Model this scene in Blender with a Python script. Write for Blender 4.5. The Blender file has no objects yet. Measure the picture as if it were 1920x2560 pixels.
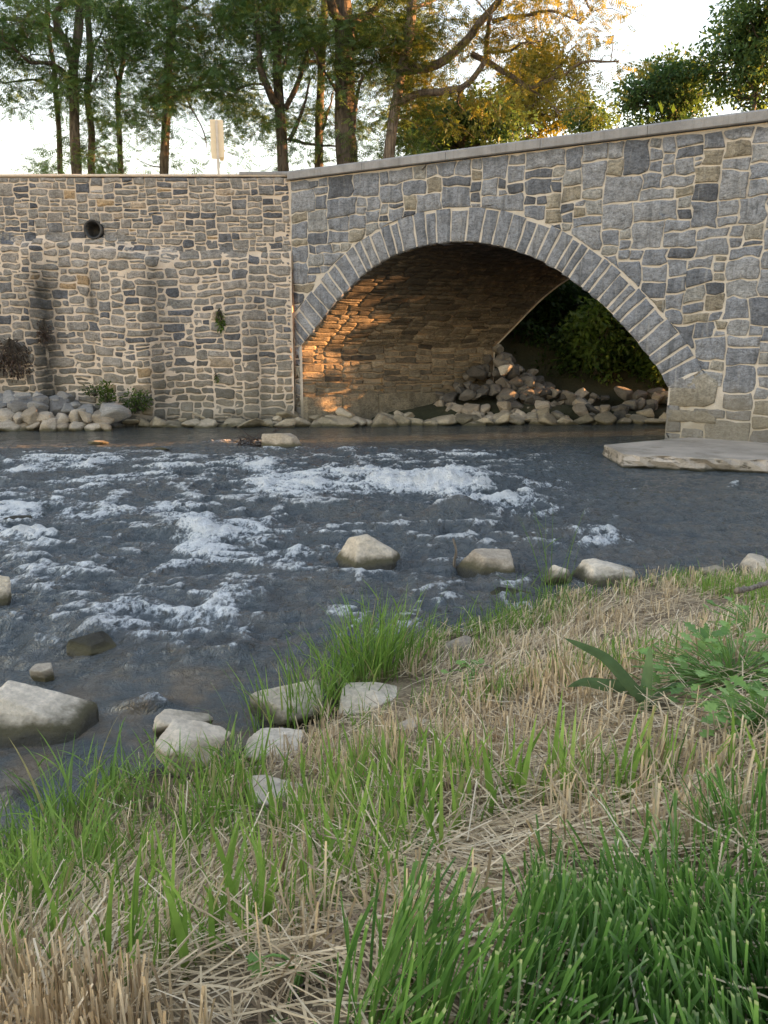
import bpy, bmesh, math, random
import numpy as np
from mathutils import Vector
rng = np.random.default_rng(7)
random.seed(7)
scene = bpy.context.scene
COL = scene.collection
# ------------------------------------------------------------------ camera model (metres; water level z = 0)
TH = math.radians(12.3); F = 1923.0; H = 1.76
ST, CT = math.sin(TH), math.cos(TH)
def ray(px, py):
    a = (px-960)/F; b = (1280-py)/F
    return np.array([a, CT+b*ST, -ST+b*CT])
def at_z(px, py, z=0.0):
    d = ray(px, py); t = (z-H)/d[2]
    return np.array([d[0]*t, d[1]*t, z])
def at_y(px, py, Y):
    d = ray(px, py); t = Y/d[1]
    return np.array([d[0]*t, Y, H+d[2]*t])
def project(P):
    P = np.asarray(P, float); v = P-np.array([0, 0, H])
    dep = v[..., 1]*CT-v[..., 2]*ST
    up = v[..., 1]*ST+v[..., 2]*CT
    dep = np.where(dep < 0.05, np.nan, dep)
    return 960+F*v[..., 0]/dep, 1280-F*up/dep
# ------------------------------------------------------------------ noise
def _hash(ix, iy, iz, seed):
    n = (ix*374761393+iy*668265263+iz*1440662683+seed*1274126177) & 0xffffffff
    n = ((n ^ (n >> 13))*1274126177) & 0xffffffff
    n ^= n >> 16
    return n/4294967295.0
def vnoise(x, y, z=0.0, seed=0):
    x, y, z = np.broadcast_arrays(np.asarray(x, float), np.asarray(y, float), np.asarray(z, float))
    ix, iy, iz = np.floor(x).astype(np.int64), np.floor(y).astype(np.int64), np.floor(z).astype(np.int64)
    fx, fy, fz = x-ix, y-iy, z-iz
    fx, fy, fz = [f*f*f*(f*(f*6-15)+10) for f in (fx, fy, fz)]
    r = 0
    for dx in (0, 1):
        for dy in (0, 1):
            for dz in (0, 1):
                w = (fx if dx else 1-fx)*(fy if dy else 1-fy)*(fz if dz else 1-fz)
                r = r+w*_hash(ix+dx, iy+dy, iz+dz, seed)
    return r*2-1
def fbm(x, y, z=0.0, oct=4, seed=0, gain=.5):
    r = 0; a = 1; s = 1; t = 0
    for o in range(oct):
        r = r+a*vnoise(np.asarray(x)*s, np.asarray(y)*s, np.asarray(z)*s, seed+o*17); t += a; a *= gain; s *= 2.03
    return r/t
def ridged(x, y, oct=4, seed=0, gain=.55):
    r = 0; a = 1; s = 1; t = 0
    for o in range(oct):
        r = r+a*(1-np.abs(vnoise(x*s, y*s, 3.3*o, seed+o*13))*2); t += a; a *= gain; s *= 2.1
    return r/t
def sstep(a, b, x):
    t = np.clip((np.asarray(x, float)-a)/(b-a), 0, 1); return t*t*(3-2*t)
def inpoly(px, py, poly):
    px = np.asarray(px, float); py = np.asarray(py, float)
    ins = np.zeros(px.shape, bool); n = len(poly)
    for i in range(n):
        x0, y0 = poly[i]; x1, y1 = poly[(i+1) % n]
        if y0 == y1: continue
        c = ((y0 > py) != (y1 > py)) & (px < (x1-x0)*(py-y0)/(y1-y0)+x0)
        ins ^= c
    return ins
# ------------------------------------------------------------------ mesh helpers
class MB:
    """collects vertices and polygons of any size, links them as ONE mesh object"""
    def __init__(s): s.v = []; s.tot = []; s.idx = []; s.n = 0; s.att = {}
    def add(s, V, faces, **att):
        V = np.asarray(V, float).reshape(-1, 3)
        if isinstance(faces, np.ndarray):
            s.tot.append(np.full(len(faces), faces.shape[1], np.int32)); s.idx.append((faces+s.n).ravel().astype(np.int32))
        else:
            s.tot.append(np.array([len(f) for f in faces], np.int32))
            s.idx.append(np.array([i for f in faces for i in f], np.int32)+s.n)
        s.v.append(V); s.n += len(V)
        for k in set(s.att) | set(att):
            l = s.att.setdefault(k, [np.zeros(s.n-len(V))] if s.n > len(V) else [])
            a = att.get(k, 0.0)
            l.append(np.broadcast_to(np.asarray(a, float), (len(V),)))
        return s
    def mesh(s, name, mat, smooth=True):
        me = bpy.data.meshes.new(name)
        V = np.concatenate(s.v).astype(np.float32); tot = np.concatenate(s.tot); idx = np.concatenate(s.idx)
        me.vertices.add(len(V)); me.vertices.foreach_set('co', V.ravel())
        me.loops.add(len(idx)); me.loops.foreach_set('vertex_index', idx)
        me.polygons.add(len(tot))
        st = np.concatenate([[0], np.cumsum(tot)[:-1]]).astype(np.int32)
        me.polygons.foreach_set('loop_start', st); me.polygons.foreach_set('loop_total', tot)
        me.polygons.foreach_set('use_smooth', np.full(len(tot), smooth, bool))
        me.update(calc_edges=True)
        for k, l in s.att.items():
            a = me.attributes.new(k, 'FLOAT', 'POINT'); a.data.foreach_set('value', np.concatenate(l).astype(np.float32))
        me.materials.append(mat)
        return me
    def build(s, name, mat, parent=None, smooth=True):
        o = bpy.data.objects.new(name, s.mesh(name, mat, smooth)); COL.objects.link(o)
        if parent is not None: o.parent = parent; o.matrix_parent_inverse = parent.matrix_world.inverted()
        return o
def empty(name, loc, label=None, cat=None, group=None):
    o = bpy.data.objects.new(name, None); COL.objects.link(o); o.location = loc; o.empty_display_size = .2
    bpy.context.view_layer.update()
    return tag(o, label, cat, group)
def tag(o, label=None, cat=None, group=None, kind=None):
    if label: o['label'] = label
    if cat: o['category'] = cat
    if group: o['group'] = group
    if kind: o['kind'] = kind
    return o
def grid_faces(nu, nv):
    i = np.arange(nu-1)[:, None]*nv+np.arange(nv-1)[None, :]
    i = i.ravel()
    return np.stack([i, i+nv, i+nv+1, i+1], 1)
def box_pts(mapf, u0, u1, v0, v1, d0, d1, nu=2):
    """box in a mapped (u,v,d) frame, nu columns along u"""
    us = np.linspace(u0, u1, nu); sec = [(v0, d0), (v1, d0), (v1, d1), (v0, d1)]
    V = []; f = []
    for u in us: V += [mapf(u, v, d) for v, d in sec]
    for k in range(nu-1):
        for j in range(4):
            a, b = 4*k+j, 4*k+(j+1) % 4
            f.append((a, b, b+4, a+4))
    f.append((3, 2, 1, 0)); n = 4*(nu-1); f.append((n, n+1, n+2, n+3))
    return np.array(V), f
def tube(mb, pts, rad, sides=8, lump=0.0, seed=0, cap=True, **att):
    pts = np.asarray(pts, float); n = len(pts); rad = np.broadcast_to(np.asarray(rad, float), (n,))
    T = np.gradient(pts, axis=0); T /= np.linalg.norm(T, axis=1)[:, None]+1e-9
    ref = np.array([0.31, 0.95, 0.02]) if abs(T[:, 2]).mean() > .5 else np.array([0.05, .02, 1])
    A = np.cross(T, ref); A /= np.linalg.norm(A, axis=1)[:, None]+1e-9
    B = np.cross(T, A)
    an = np.arange(sides)*2*math.pi/sides
    R = rad[:, None]*np.ones((1, sides))
    if lump: R = R*(1+lump*vnoise(np.cos(an)[None, :]*2.1+np.zeros((n, 1)), np.sin(an)[None, :]*2.1+np.zeros((n, 1)), np.arange(n)[:, None]*.35, seed))
    V = pts[:, None, :]+R[..., None]*(np.cos(an)[None, :, None]*A[:, None, :]+np.sin(an)[None, :, None]*B[:, None, :])
    V = V.reshape(-1, 3)
    i = np.arange(n-1)[:, None]*sides; j = np.arange(sides)[None, :]; j2 = (j+1) % sides
    f = np.stack([(i+j).ravel(), (i+j2).ravel(), (i+sides+j2).ravel(), (i+sides+j).ravel()], 1)
    at = {}
    for k, a in att.items():
        a = np.asarray(a, float)
        at[k] = np.repeat(a, sides) if a.ndim else a
    if cap:
        V = np.vstack([V, pts[0], pts[-1]])
        fl = [tuple(q) for q in f]
        for s in range(sides):
            fl.append((s, n*sides, (s+1) % sides)); o = (n-1)*sides
            fl.append((o+s, o+(s+1) % sides, n*sides+1))
        f = fl
        at = {k: (np.append(a, [a[0], a[-1]]) if np.ndim(a) else a) for k, a in at.items()}
    mb.add(V, f, **at)
def smooth_path(P, n):
    P = np.asarray(P, float)
    if len(P) == 2: return P[0]+(P[1]-P[0])*np.linspace(0, 1, n)[:, None]
    d = np.concatenate([[0], np.cumsum(np.linalg.norm(np.diff(P, axis=0), axis=1))])
    Q = np.vstack([2*P[0]-P[1], P, 2*P[-1]-P[-2]])
    out = []
    for t in np.linspace(0, d[-1], n):
        k = min(np.searchsorted(d, t, 'right')-1, len(P)-2); s = (t-d[k])/(d[k+1]-d[k]+1e-9)
        p0, p1, p2, p3 = Q[k], Q[k+1], Q[k+2], Q[k+3]
        out.append(.5*((2*p1)+(-p0+p2)*s+(2*p0-5*p1+4*p2-p3)*s*s+(-p0+3*p1-3*p2+p3)*s**3))
    return np.array(out)
# ------------------------------------------------------------------ material helper
class NT:
    def __init__(s, name):
        s.m = bpy.data.materials.new(name); s.m.use_nodes = True; s.t = s.m.node_tree; s.t.nodes.clear()
        s.out = s.t.nodes.new('ShaderNodeOutputMaterial')
    def n(s, typ, ins=None, **props):
        nd = s.t.nodes.new('ShaderNode'+typ)
        for k, v in props.items(): setattr(nd, k, v)
        for k, v in (ins or {}).items(): s.set(nd.inputs[k], v)
        return nd
    def set(s, sock, v):
        if isinstance(v, bpy.types.Node): v = v.outputs[0]
        if isinstance(v, bpy.types.NodeSocket): s.t.links.new(v, sock)
        else:
            if isinstance(v, (tuple, list)) and sock.type == 'RGBA' and len(v) == 3: v = (*v, 1)
            sock.default_value = v
    def attr(s, name): return s.n('Attribute', attribute_name=name).outputs['Fac']
    def math(s, op, a, b=None, c=None, clamp=False):
        nd = s.n('Math', operation=op, use_clamp=clamp)
        for i, v in enumerate((a, b, c)):
            if v is not None: s.set(nd.inputs[i], v)
        return nd.outputs[0]
    def mix(s, f, a, b, mode='MIX'):
        nd = s.n('Mix', data_type='RGBA', blend_type=mode, clamp_factor=True)
        s.set(nd.inputs[0], f); s.set(nd.inputs[6], a); s.set(nd.inputs[7], b)
        return nd.outputs[2]
    def ramp(s, f, stops, interp='LINEAR'):
        nd = s.n('ValToRGB'); cr = nd.color_ramp; cr.interpolation = interp
        while len(cr.elements) < len(stops): cr.elements.new(.5)
        for e, (p, c) in zip(cr.elements, stops):
            e.position = p; e.color = (*c, 1) if not isinstance(c, (int, float)) else (c, c, c, 1)
        s.set(nd.inputs[0], f); return nd.outputs[0]
    def pos(s): return s.n('NewGeometry').outputs['Position']
    def mapped(s, vec, scale):
        return s.n('Mapping', {'Vector': vec, 'Scale': scale}).outputs[0]
    def noise(s, vec, scale, detail=4, rough=.55, dist=0.0):
        return s.n('TexNoise', {'Vector': vec, 'Scale': scale, 'Detail': detail, 'Roughness': rough, 'Distortion': dist}).outputs['Fac']
    def range(s, v, a, b, c=0.0, d=1.0):
        return s.n('MapRange', {'Value': v, 1: a, 2: b, 3: c, 4: d}, interpolation_type='SMOOTHSTEP').outputs[0]
    def bump(s, h, strength=.5, dist=.02, normal=None):
        ins = {'Height': h, 'Strength': strength, 'Distance': dist}
        if normal is not None: ins['Normal'] = normal
        return s.n('Bump', ins).outputs[0]
    def principled(s, **k):
        nd = s.n('BsdfPrincipled')
        for a, v in k.items(): s.set(nd.inputs[a.replace('_', ' ')], v)
        s.t.links.new(nd.outputs[0], s.out.inputs[0]); return nd
    def scale(s, col, f): return s.mix(1.0, col, s.n('CombineColor', {0: f, 1: f, 2: f}).outputs[0], 'MULTIPLY')

def stone_mat(name, stops, low=(.20, .175, .13), lowz=(.5, 1.3), streak=.35, bump=.7, rough=.85, dark=(.035, .035, .033)):
    m = NT(name); p = m.pos()
    c = m.ramp(m.attr('tint'), stops)
    n1 = m.noise(p, 5, 5, .65); n2 = m.noise(p, 38, 5, .7)
    c = m.scale(c, m.range(n1, .25, .75, .68, 1.3))
    c = m.scale(c, m.range(n2, .2, .8, .66, 1.34))
    n3 = m.noise(m.mapped(p, (1, 1, 1.9)), 15, 6, .7, .6)
    c = m.scale(c, m.range(n3, .34, .56, .58, 1.08))
    sv = m.noise(m.mapped(p, (14, 14, 1.3)), 1, 4, .6)
    c = m.mix(m.math('MULTIPLY', m.range(sv, .56, .75), streak), c, (.42, .42, .41))
    sv2 = m.noise(m.mapped(p, (9, 9, .8)), 1.3, 4, .6)
    c = m.mix(m.math('MULTIPLY', m.range(sv2, .52, .72), streak*1.1), c, (.05, .055, .06))
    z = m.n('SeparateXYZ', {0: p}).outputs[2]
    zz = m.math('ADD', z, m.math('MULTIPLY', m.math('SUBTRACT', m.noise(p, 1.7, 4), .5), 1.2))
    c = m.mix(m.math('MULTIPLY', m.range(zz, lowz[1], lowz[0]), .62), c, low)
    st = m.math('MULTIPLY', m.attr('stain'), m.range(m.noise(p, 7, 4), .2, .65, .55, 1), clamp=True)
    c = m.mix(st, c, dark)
    lay = m.noise(m.mapped(p, (3, 3, 22)), 1.5, 4, .6)
    h = m.math('ADD', m.math('MULTIPLY', m.math('ADD', n1, m.math('MULTIPLY', n3, .7)), 1.4), m.math('ADD', m.math('MULTIPLY', n2, .55), m.math('MULTIPLY', lay, .6)))
    m.principled(Base_Color=c, Roughness=rough, Normal=m.bump(h, bump, .03), **{'Specular_IOR_Level': .25})
    return m.m
def mortar_mat(name, col, dcol, low=(.22, .19, .13)):
    m = NT(name); p = m.pos()
    n1 = m.noise(p, 3, 4); n2 = m.noise(p, 60, 3, .7)
    c = m.mix(m.range(n1, .45, .78, 0, .7), col, dcol)
    c = m.scale(c, m.range(n2, .2, .8, .85, 1.12))
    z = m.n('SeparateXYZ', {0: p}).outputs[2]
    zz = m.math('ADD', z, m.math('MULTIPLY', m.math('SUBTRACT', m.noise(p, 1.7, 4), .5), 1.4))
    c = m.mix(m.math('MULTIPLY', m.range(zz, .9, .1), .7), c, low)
    st = m.math('MULTIPLY', m.attr('stain'), m.range(m.noise(p, 7, 4), .2, .65, .5, 1), clamp=True)
    c = m.mix(st, c, (.05, .048, .042))
    m.principled(Base_Color=c, Roughness=.92, Normal=m.bump(m.math('ADD', n2, m.math('MULTIPLY', m.noise(p, 14, 4), 1.5)), .6, .012))
    return m.m
def leaf_mat(name, stops, trans=.4, rough=.55):
    m = NT(name); p = m.pos()
    c = m.ramp(m.attr('tint'), stops)
    c = m.scale(c, m.range(m.noise(p, 1.1, 3), .3, .7, .75, 1.25))
    pr = m.principled(Base_Color=c, Roughness=rough, **{'Specular_IOR_Level': .3})
    tr = m.n('BsdfTranslucent', {'Color': m.mix(1.0, c, (1.25, 1.25, .7), 'MULTIPLY')})
    mx = m.n('MixShader', {0: trans, 1: pr.outputs[0], 2: tr.outputs[0]})
    m.t.links.new(mx.outputs[0], m.out.inputs[0])
    return m.m
def bark_mat(name, a, b, sc=(9, 9, 1.6), strength=1.0):
    m = NT(name); p = m.pos()
    n1 = m.noise(m.mapped(p, sc), 2.2, 5, .65, .4); n2 = m.noise(p, 1.2, 3)
    c = m.mix(m.range(n1, .35, .65), a, b); c = m.scale(c, m.range(n2, .3, .7, .8, 1.2))
    m.principled(Base_Color=c, Roughness=.9, Normal=m.bump(n1, strength, .04))
    return m.m
def plain_mat(name, col, rough=.7, var=.2, sc=8, bump=.3, metal=0.0):
    m = NT(name); p = m.pos()
    n1 = m.noise(p, sc, 5, .6)
    c = m.scale(m.mix(0, col, col), m.range(n1, .25, .75, 1-var, 1+var))
    m.principled(Base_Color=c, Roughness=rough, Metallic=metal, Normal=m.bump(n1, bump, .01))
    return m.m
SKY_EL = 5.0; SKY_S = .15; SUN_E = 5.0; EXPO = 2.85
# ================================================================== MASONRY
def layout(nu, nv, sizes, weights, rnd, skip=0.0):
    """random rubble tiling of an nu x nv cell grid; returns rectangles (i0,j0,i1,j1)"""
    occ = np.zeros((nu, nv), bool); out = []
    cw = np.cumsum(weights)/np.sum(weights)
    for j in range(nv):
        for i in range(nu):
            if occ[i, j]: continue
            w, h = sizes[int(np.searchsorted(cw, rnd.random()))]
            ww = 1
            while ww < w and i+ww < nu and not occ[i+ww, j]: ww += 1
            # no one-cell sliver left over at the side
            if i+ww+1 < nu and not occ[i+ww, j] and (i+ww+1 >= nu or occ[i+ww+1, j]): ww += 1
            h = max(1, min(h, nv-j, int(max(1, ww*1.25))))
            if j+h == nv-1: h += 1
            hh = 1
            while hh < h and not occ[i:i+ww, j+hh].any(): hh += 1
            occ[i:i+ww, j:j+hh] = True; out.append((i, j, i+ww, j+hh))
    return out
class Warp:
    def __init__(s, nu, nv, cu, cv, amp, rnd, wav=(.0, 1.0)):
        s.J = (rnd.random((nu+1, nv+1, 2))-.5)*2*amp*np.array([cu, cv]); s.cu, s.cv = cu, cv; s.nu, s.nv = nu, nv; s.wav = wav
    def __call__(s, p):     # p in cell units
        x = np.clip(p[:, 0], 0, s.nu-1e-6); y = np.clip(p[:, 1], 0, s.nv-1e-6)
        i = x.astype(int); j = y.astype(int); fx = (x-i)[:, None]; fy = (y-j)[:, None]; J = s.J
        d = (J[i, j]*(1-fx)+J[i+1, j]*fx)*(1-fy)+(J[i, j+1]*(1-fx)+J[i+1, j+1]*fx)*fy
        q = np.stack([p[:, 0]*s.cu, p[:, 1]*s.cv], 1)+d
        if s.wav[0]:
            q[:, 1] += s.wav[0]*vnoise(q[:, 0]*s.wav[1], q[:, 1]*s.wav[1], 0, 91)
        return q
def outline(r, mu, mv, cr):
    """rounded rectangle outline in cell units, inset by mu, mv; corner cut cr"""
    i0, j0, i1, j1 = r; a0, b0, a1, b1 = i0+mu, j0+mv, i1-mu, j1-mv
    w, h = a1-a0, b1-b0; c = min(cr, w*.42); d = min(cr*mv/mu, h*.42)
    P = []
    def side(p, q, n):
        for t in np.linspace(0, 1, n+1): P.append((p[0]+(q[0]-p[0])*t, p[1]+(q[1]-p[1])*t))
    nu = max(1, int(round((w-2*c)*1.0))); nv = max(1, int(round((h-2*d)*1.0)))
    k = .3
    side((a0+c, b0), (a1-c, b0), nu); P.append((a1-c*k, b0+d*k))
    side((a1, b0+d), (a1, b1-d), nv); P.append((a1-c*k, b1-d*k))
    side((a1-c, b1), (a0+c, b1), nu); P.append((a0+c*k, b1-d*k))
    side((a0, b1-d), (a0, b0+d), nv); P.append((a0+c*k, b0+d*k))
    return np.array(P)
def stone(mb, Q, mapf, rnd, h, tint, stainf=None, base=-.02, edge=.010, tilt=.0):
    """one stone from its outline Q (u,v metres): embedded rim, rounded arris, rough face"""
    n = len(Q); c = Q.mean(0)
    rr = np.linalg.norm(Q-c, axis=1).min()
    if rr < .012: return
    k = min(.5, edge/rr)
    g = (rnd.random(2)-.5)*tilt
    sd = int(rnd.integers(1e6))
    R = [(Q, base), (Q+(c-Q)*k*.12, h*.55), (Q+(c-Q)*k, h*.95), (Q+(c-Q)*(.5+k*.3), h)]
    U = np.concatenate([r[0] for r in R]+[c[None]]); D = np.concatenate([np.full(n, r[1]) for r in R]+[[h]])
    nz = vnoise(U[:, 0]*9, U[:, 1]*9, sd % 977, 5)
    up = np.concatenate([np.zeros(n), np.full(n, .5), np.ones(2*n+1)])
    D = D+up*((U-c)@g+nz*.007)
    U = U+np.stack([vnoise(U[:, 0]*14, U[:, 1]*14, sd % 773, 6), vnoise(U[:, 0]*14, U[:, 1]*14, sd % 773, 7)], 1)*.009+np.stack([vnoise(U[:, 0]*37, U[:, 1]*37, sd % 773, 16), vnoise(U[:, 0]*37, U[:, 1]*37, sd % 773, 17)], 1)*.007
    i = np.arange(n); i2 = (i+1) % n
    f = [tuple(x) for k3 in range(3) for x in np.stack([i+k3*n, i2+k3*n, i2+k3*n+n, i+k3*n+n], 1)]
    f += [(3*n+a, 3*n+b, 4*n) for a, b in zip(i, i2)]
    st = stainf(U[:, 0], U[:, 1]) if stainf is not None else 0.0
    mb.add(mapf(U, D), f, tint=tint, stain=st)
# ------------------------------------------------------------------ plan of the bridge
WY = 17.3                                        # the retaining wall's plane
A0 = np.array([-1.98, WY, 0.0])                  # corner of bridge face and retaining wall
eb = np.array([.8755, -.4835, 0.0]); eb /= np.linalg.norm(eb)
nb = np.array([eb[1], -eb[0], 0.0])              # out of the face, towards the camera
ax = np.array([.874, .486, 0.0]); ax /= np.linalg.norm(ax)   # the skewed barrel's axis
ZH = np.array([0, 0, 1.0])
BL = 5.3                                         # barrel length
ZTOP = 5.33
def face_uv(px, py):
    d = ray(px, py); t = np.dot(A0-np.array([0, 0, H]), nb)/np.dot(d, nb)
    P = np.array([0, 0, H])+d*t
    return np.array([np.dot(P-A0, eb), P[2]])
intr_px = [(752, 868), (781, 831), (810, 797), (840, 756), (872, 721), (905, 689), (936, 666), (966, 648), (1009, 628), (1056, 614),
           (1100, 606), (1147, 603), (1190, 605), (1240, 614), (1291, 628), (1340, 646), (1384, 669), (1425, 697), (1465, 727), (1530, 784), (1578, 840), (1634, 902), (1655, 936), (1669, 969)]
IU = np.array([face_uv(*p) for p in intr_px])
IU = smooth_path(IU, 60)
for _ in range(6): IU[1:-1] = .25*IU[:-2]+.5*IU[1:-1]+.25*IU[2:]
IU = smooth_path(IU, 120)
uL, uR = IU[0, 0], IU[-1, 0]
jambL = np.stack([np.full(10, uL-.02), np.linspace(-.6, IU[0, 1]-.05, 10)], 1)
jambR = np.stack([np.full(12, uR+.02), np.linspace(IU[-1, 1]-.05, -.6, 12)], 1)
FULL = np.concatenate([jambL, IU, jambR])        # whole opening outline, left foot -> crown -> right foot
Tn = np.gradient(IU, axis=0); Tn /= np.linalg.norm(Tn, axis=1)[:, None]
OUTN = np.stack([-Tn[:, 1], Tn[:, 0]], 1)        # outward normal of the intrados (up/left)
RING = .60
EX = IU+OUTN*RING
def bulge(u, v):
    """the battered pier at the right swells out of the face below a slanting line"""
    ul = np.interp(v, [0, 1.0, 2.2, 3.6, 5.0], [uR+.22, uR+.36, uR+.70, uR+1.0, uR+1.15])
    x = np.asarray(u)-ul
    return np.where(x > 0, np.minimum(.075*sstep(0, .14, x)+x*.16, .58), 0)*(1-sstep(4.2, 4.75, v))
def bmap(U, D):
    U = np.atleast_2d(U)
    D = np.asarray(D, float)+bulge(U[:, 0], U[:, 1])
    return A0+U[:, :1]*eb+U[:, 1:2]*ZH+D[:, None]*nb
def bpt(u, v, d): return A0+u*eb+v*ZH+d*nb
# ------------------------------------------------------------------ materials
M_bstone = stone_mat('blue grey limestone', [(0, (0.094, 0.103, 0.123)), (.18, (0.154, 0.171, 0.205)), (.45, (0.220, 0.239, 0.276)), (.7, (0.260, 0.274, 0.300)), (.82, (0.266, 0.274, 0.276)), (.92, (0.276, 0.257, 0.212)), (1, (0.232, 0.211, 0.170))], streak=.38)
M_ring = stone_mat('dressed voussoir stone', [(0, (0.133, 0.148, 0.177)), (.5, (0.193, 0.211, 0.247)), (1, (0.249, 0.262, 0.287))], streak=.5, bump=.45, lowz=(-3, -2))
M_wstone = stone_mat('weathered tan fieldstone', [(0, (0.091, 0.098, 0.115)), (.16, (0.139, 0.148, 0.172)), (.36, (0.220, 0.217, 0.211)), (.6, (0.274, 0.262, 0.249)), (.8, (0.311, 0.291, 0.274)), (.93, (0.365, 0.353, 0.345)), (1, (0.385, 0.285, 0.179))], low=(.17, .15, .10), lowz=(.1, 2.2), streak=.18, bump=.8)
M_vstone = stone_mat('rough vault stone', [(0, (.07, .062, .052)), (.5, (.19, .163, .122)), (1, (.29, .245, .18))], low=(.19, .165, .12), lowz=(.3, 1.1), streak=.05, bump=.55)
M_bmort = mortar_mat('cream pointing', (0.539, 0.499, 0.447), (0.392, 0.361, 0.315))
M_wmort = mortar_mat('warm cream pointing', (.62, .53, .445), (.44, .38, .31), low=(.28, .24, .18))
M_vmort = mortar_mat('brown vault mortar', (.31, .24, .165), (.14, .115, .085))
def concrete_mat(name, col, streak=.3):
    m = NT(name); p = m.pos()
    n1 = m.noise(p, 3, 5); n2 = m.noise(p, 70, 3, .7); v = m.noise(m.mapped(p, (16, 16, .6)), 1, 4)
    c = m.scale(m.mix(0, col, col), m.range(n1, .25, .75, .78, 1.2)); c = m.scale(c, m.range(n2, .2, .8, .9, 1.1))
    c = m.mix(m.math('MULTIPLY', m.range(v, .5, .72), streak), c, (.09, .085, .08))
    m.principled(Base_Color=c, Roughness=.9, Normal=m.bump(m.math('ADD', n2, n1), .4, .012))
    return m.m
M_cope = concrete_mat('weathered concrete coping', (0.261, 0.264, 0.278))
M_slab = NT('pitted footing concrete')
def _slab(m):
    p = m.pos(); n1 = m.noise(m.mapped(p, (1.6, 1.6, 5)), 3, 5, .6, .5); n2 = m.noise(p, 45, 4, .7); n3 = m.noise(p, 2, 3)
    c = m.scale(m.mix(0, (.44, .38, .32), (.4, .4, .4)), m.range(n3, .3, .7, .85, 1.15))
    z = m.n('SeparateXYZ', {0: p}).outputs[2]
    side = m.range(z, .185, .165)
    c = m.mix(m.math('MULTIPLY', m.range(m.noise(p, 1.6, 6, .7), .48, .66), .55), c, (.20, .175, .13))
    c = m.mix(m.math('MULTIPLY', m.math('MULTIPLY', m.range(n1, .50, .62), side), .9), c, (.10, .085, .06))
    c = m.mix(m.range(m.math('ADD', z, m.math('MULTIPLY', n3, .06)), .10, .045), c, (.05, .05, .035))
    c = m.scale(c, m.range(n2, .2, .8, .85, 1.15))
    m.principled(Base_Color=c, Roughness=.85, Normal=m.bump(m.math('ADD', n1, n2), .5, .02))
_slab(M_slab); M_slab = M_slab.m
# ------------------------------------------------------------------ the bridge
bridge = empty('stone_bridge', A0, 'grey stone arch bridge with long voussoirs and concrete coping across the stream', 'bridge')
UMAX = 15.0
def fan_poly(C, pts):   # radial lookup from centre
    a = np.unwrap(np.arctan2(pts[:, 1]-C[1], pts[:, 0]-C[0])); r = np.linalg.norm(pts-C, axis=1)
    return a, r
CC = np.array([(uL+uR)/2, .9])
FOUT = np.concatenate([jambL-np.array([.0, 0]), EX, jambR])
ea, er = fan_poly(CC, np.concatenate([np.stack([np.full(8, uL-.015), np.linspace(-.6, EX[0, 1]-.3, 8)], 1), EX, np.stack([np.full(8, uR+.02), np.linspace(EX[-1, 1]-.12, -.6, 8)], 1)]))
if ea[0] > ea[-1]: ea, er = ea[::-1], er[::-1]
def push_out(Q, margin):
    """moves outline points that fall inside the arch ring out to its back; returns points, share moved"""
    d = Q-CC; a = np.arctan2(d[:, 1], d[:, 0]); a = np.where(a < ea[0]-.2, a+2*math.pi, a)
    a = np.where(a > ea[-1]+.5, a-2*math.pi, a)
    r = np.linalg.norm(d, axis=1); R = np.interp(a, ea, er)+np.where((a < ea[0]+.75) & (Q[:, 0] > CC[0]) & (Q[:, 1] < EX[-1, 1]-.2), -.004, margin)
    ins = r < R
    Q2 = np.where(ins[:, None], CC+d/np.maximum(r, 1e-6)[:, None]*R[:, None], Q)
    return Q2, ins.mean()
def area(Q):
    x, y = Q[:, 0], Q[:, 1]; return .5*abs(np.dot(x, np.roll(y, -1))-np.dot(y, np.roll(x, -1)))
rb = np.random.default_rng(21)
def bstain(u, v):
    s = .55*np.exp(-((np.asarray(v)-5.07)/.09)**2)*(np.asarray(u) > 0)  # darker band just below the coping
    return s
# spandrel and pier face: mortar sheet with the opening cut out, then every stone
mm = MB(); us = np.arange(0, UMAX+.01, .1); vs = np.arange(-.6, 5.16, .1)
gu, gv = np.meshgrid(us, vs, indexing='ij'); G = np.stack([gu.ravel(), gv.ravel()], 1)
def radial_in(G, ring):
    d = G-CC; a = np.arctan2(d[:, 1], d[:, 0]); a = np.where(a < ea[0]-.2, a+2*math.pi, a)
    a = np.where(a > ea[-1]+.5, a-2*math.pi, a)
    return np.linalg.norm(d, axis=1) < np.interp(a, ea, er)-ring
gf = grid_faces(len(us), len(vs))
ins = radial_in(G, .06)
keep = ~(ins[gf].all(1)); gf2 = gf[keep]
# snap the fringe vertices to the ring's back
fr = ins & np.isin(np.arange(len(G)), gf2)
Gs = G.copy(); q, _ = push_out(G[fr], -.05); Gs[fr] = q
mm.add(bmap(Gs, np.zeros(len(Gs))), gf2, stain=bstain(G[:, 0], G[:, 1]))
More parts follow.
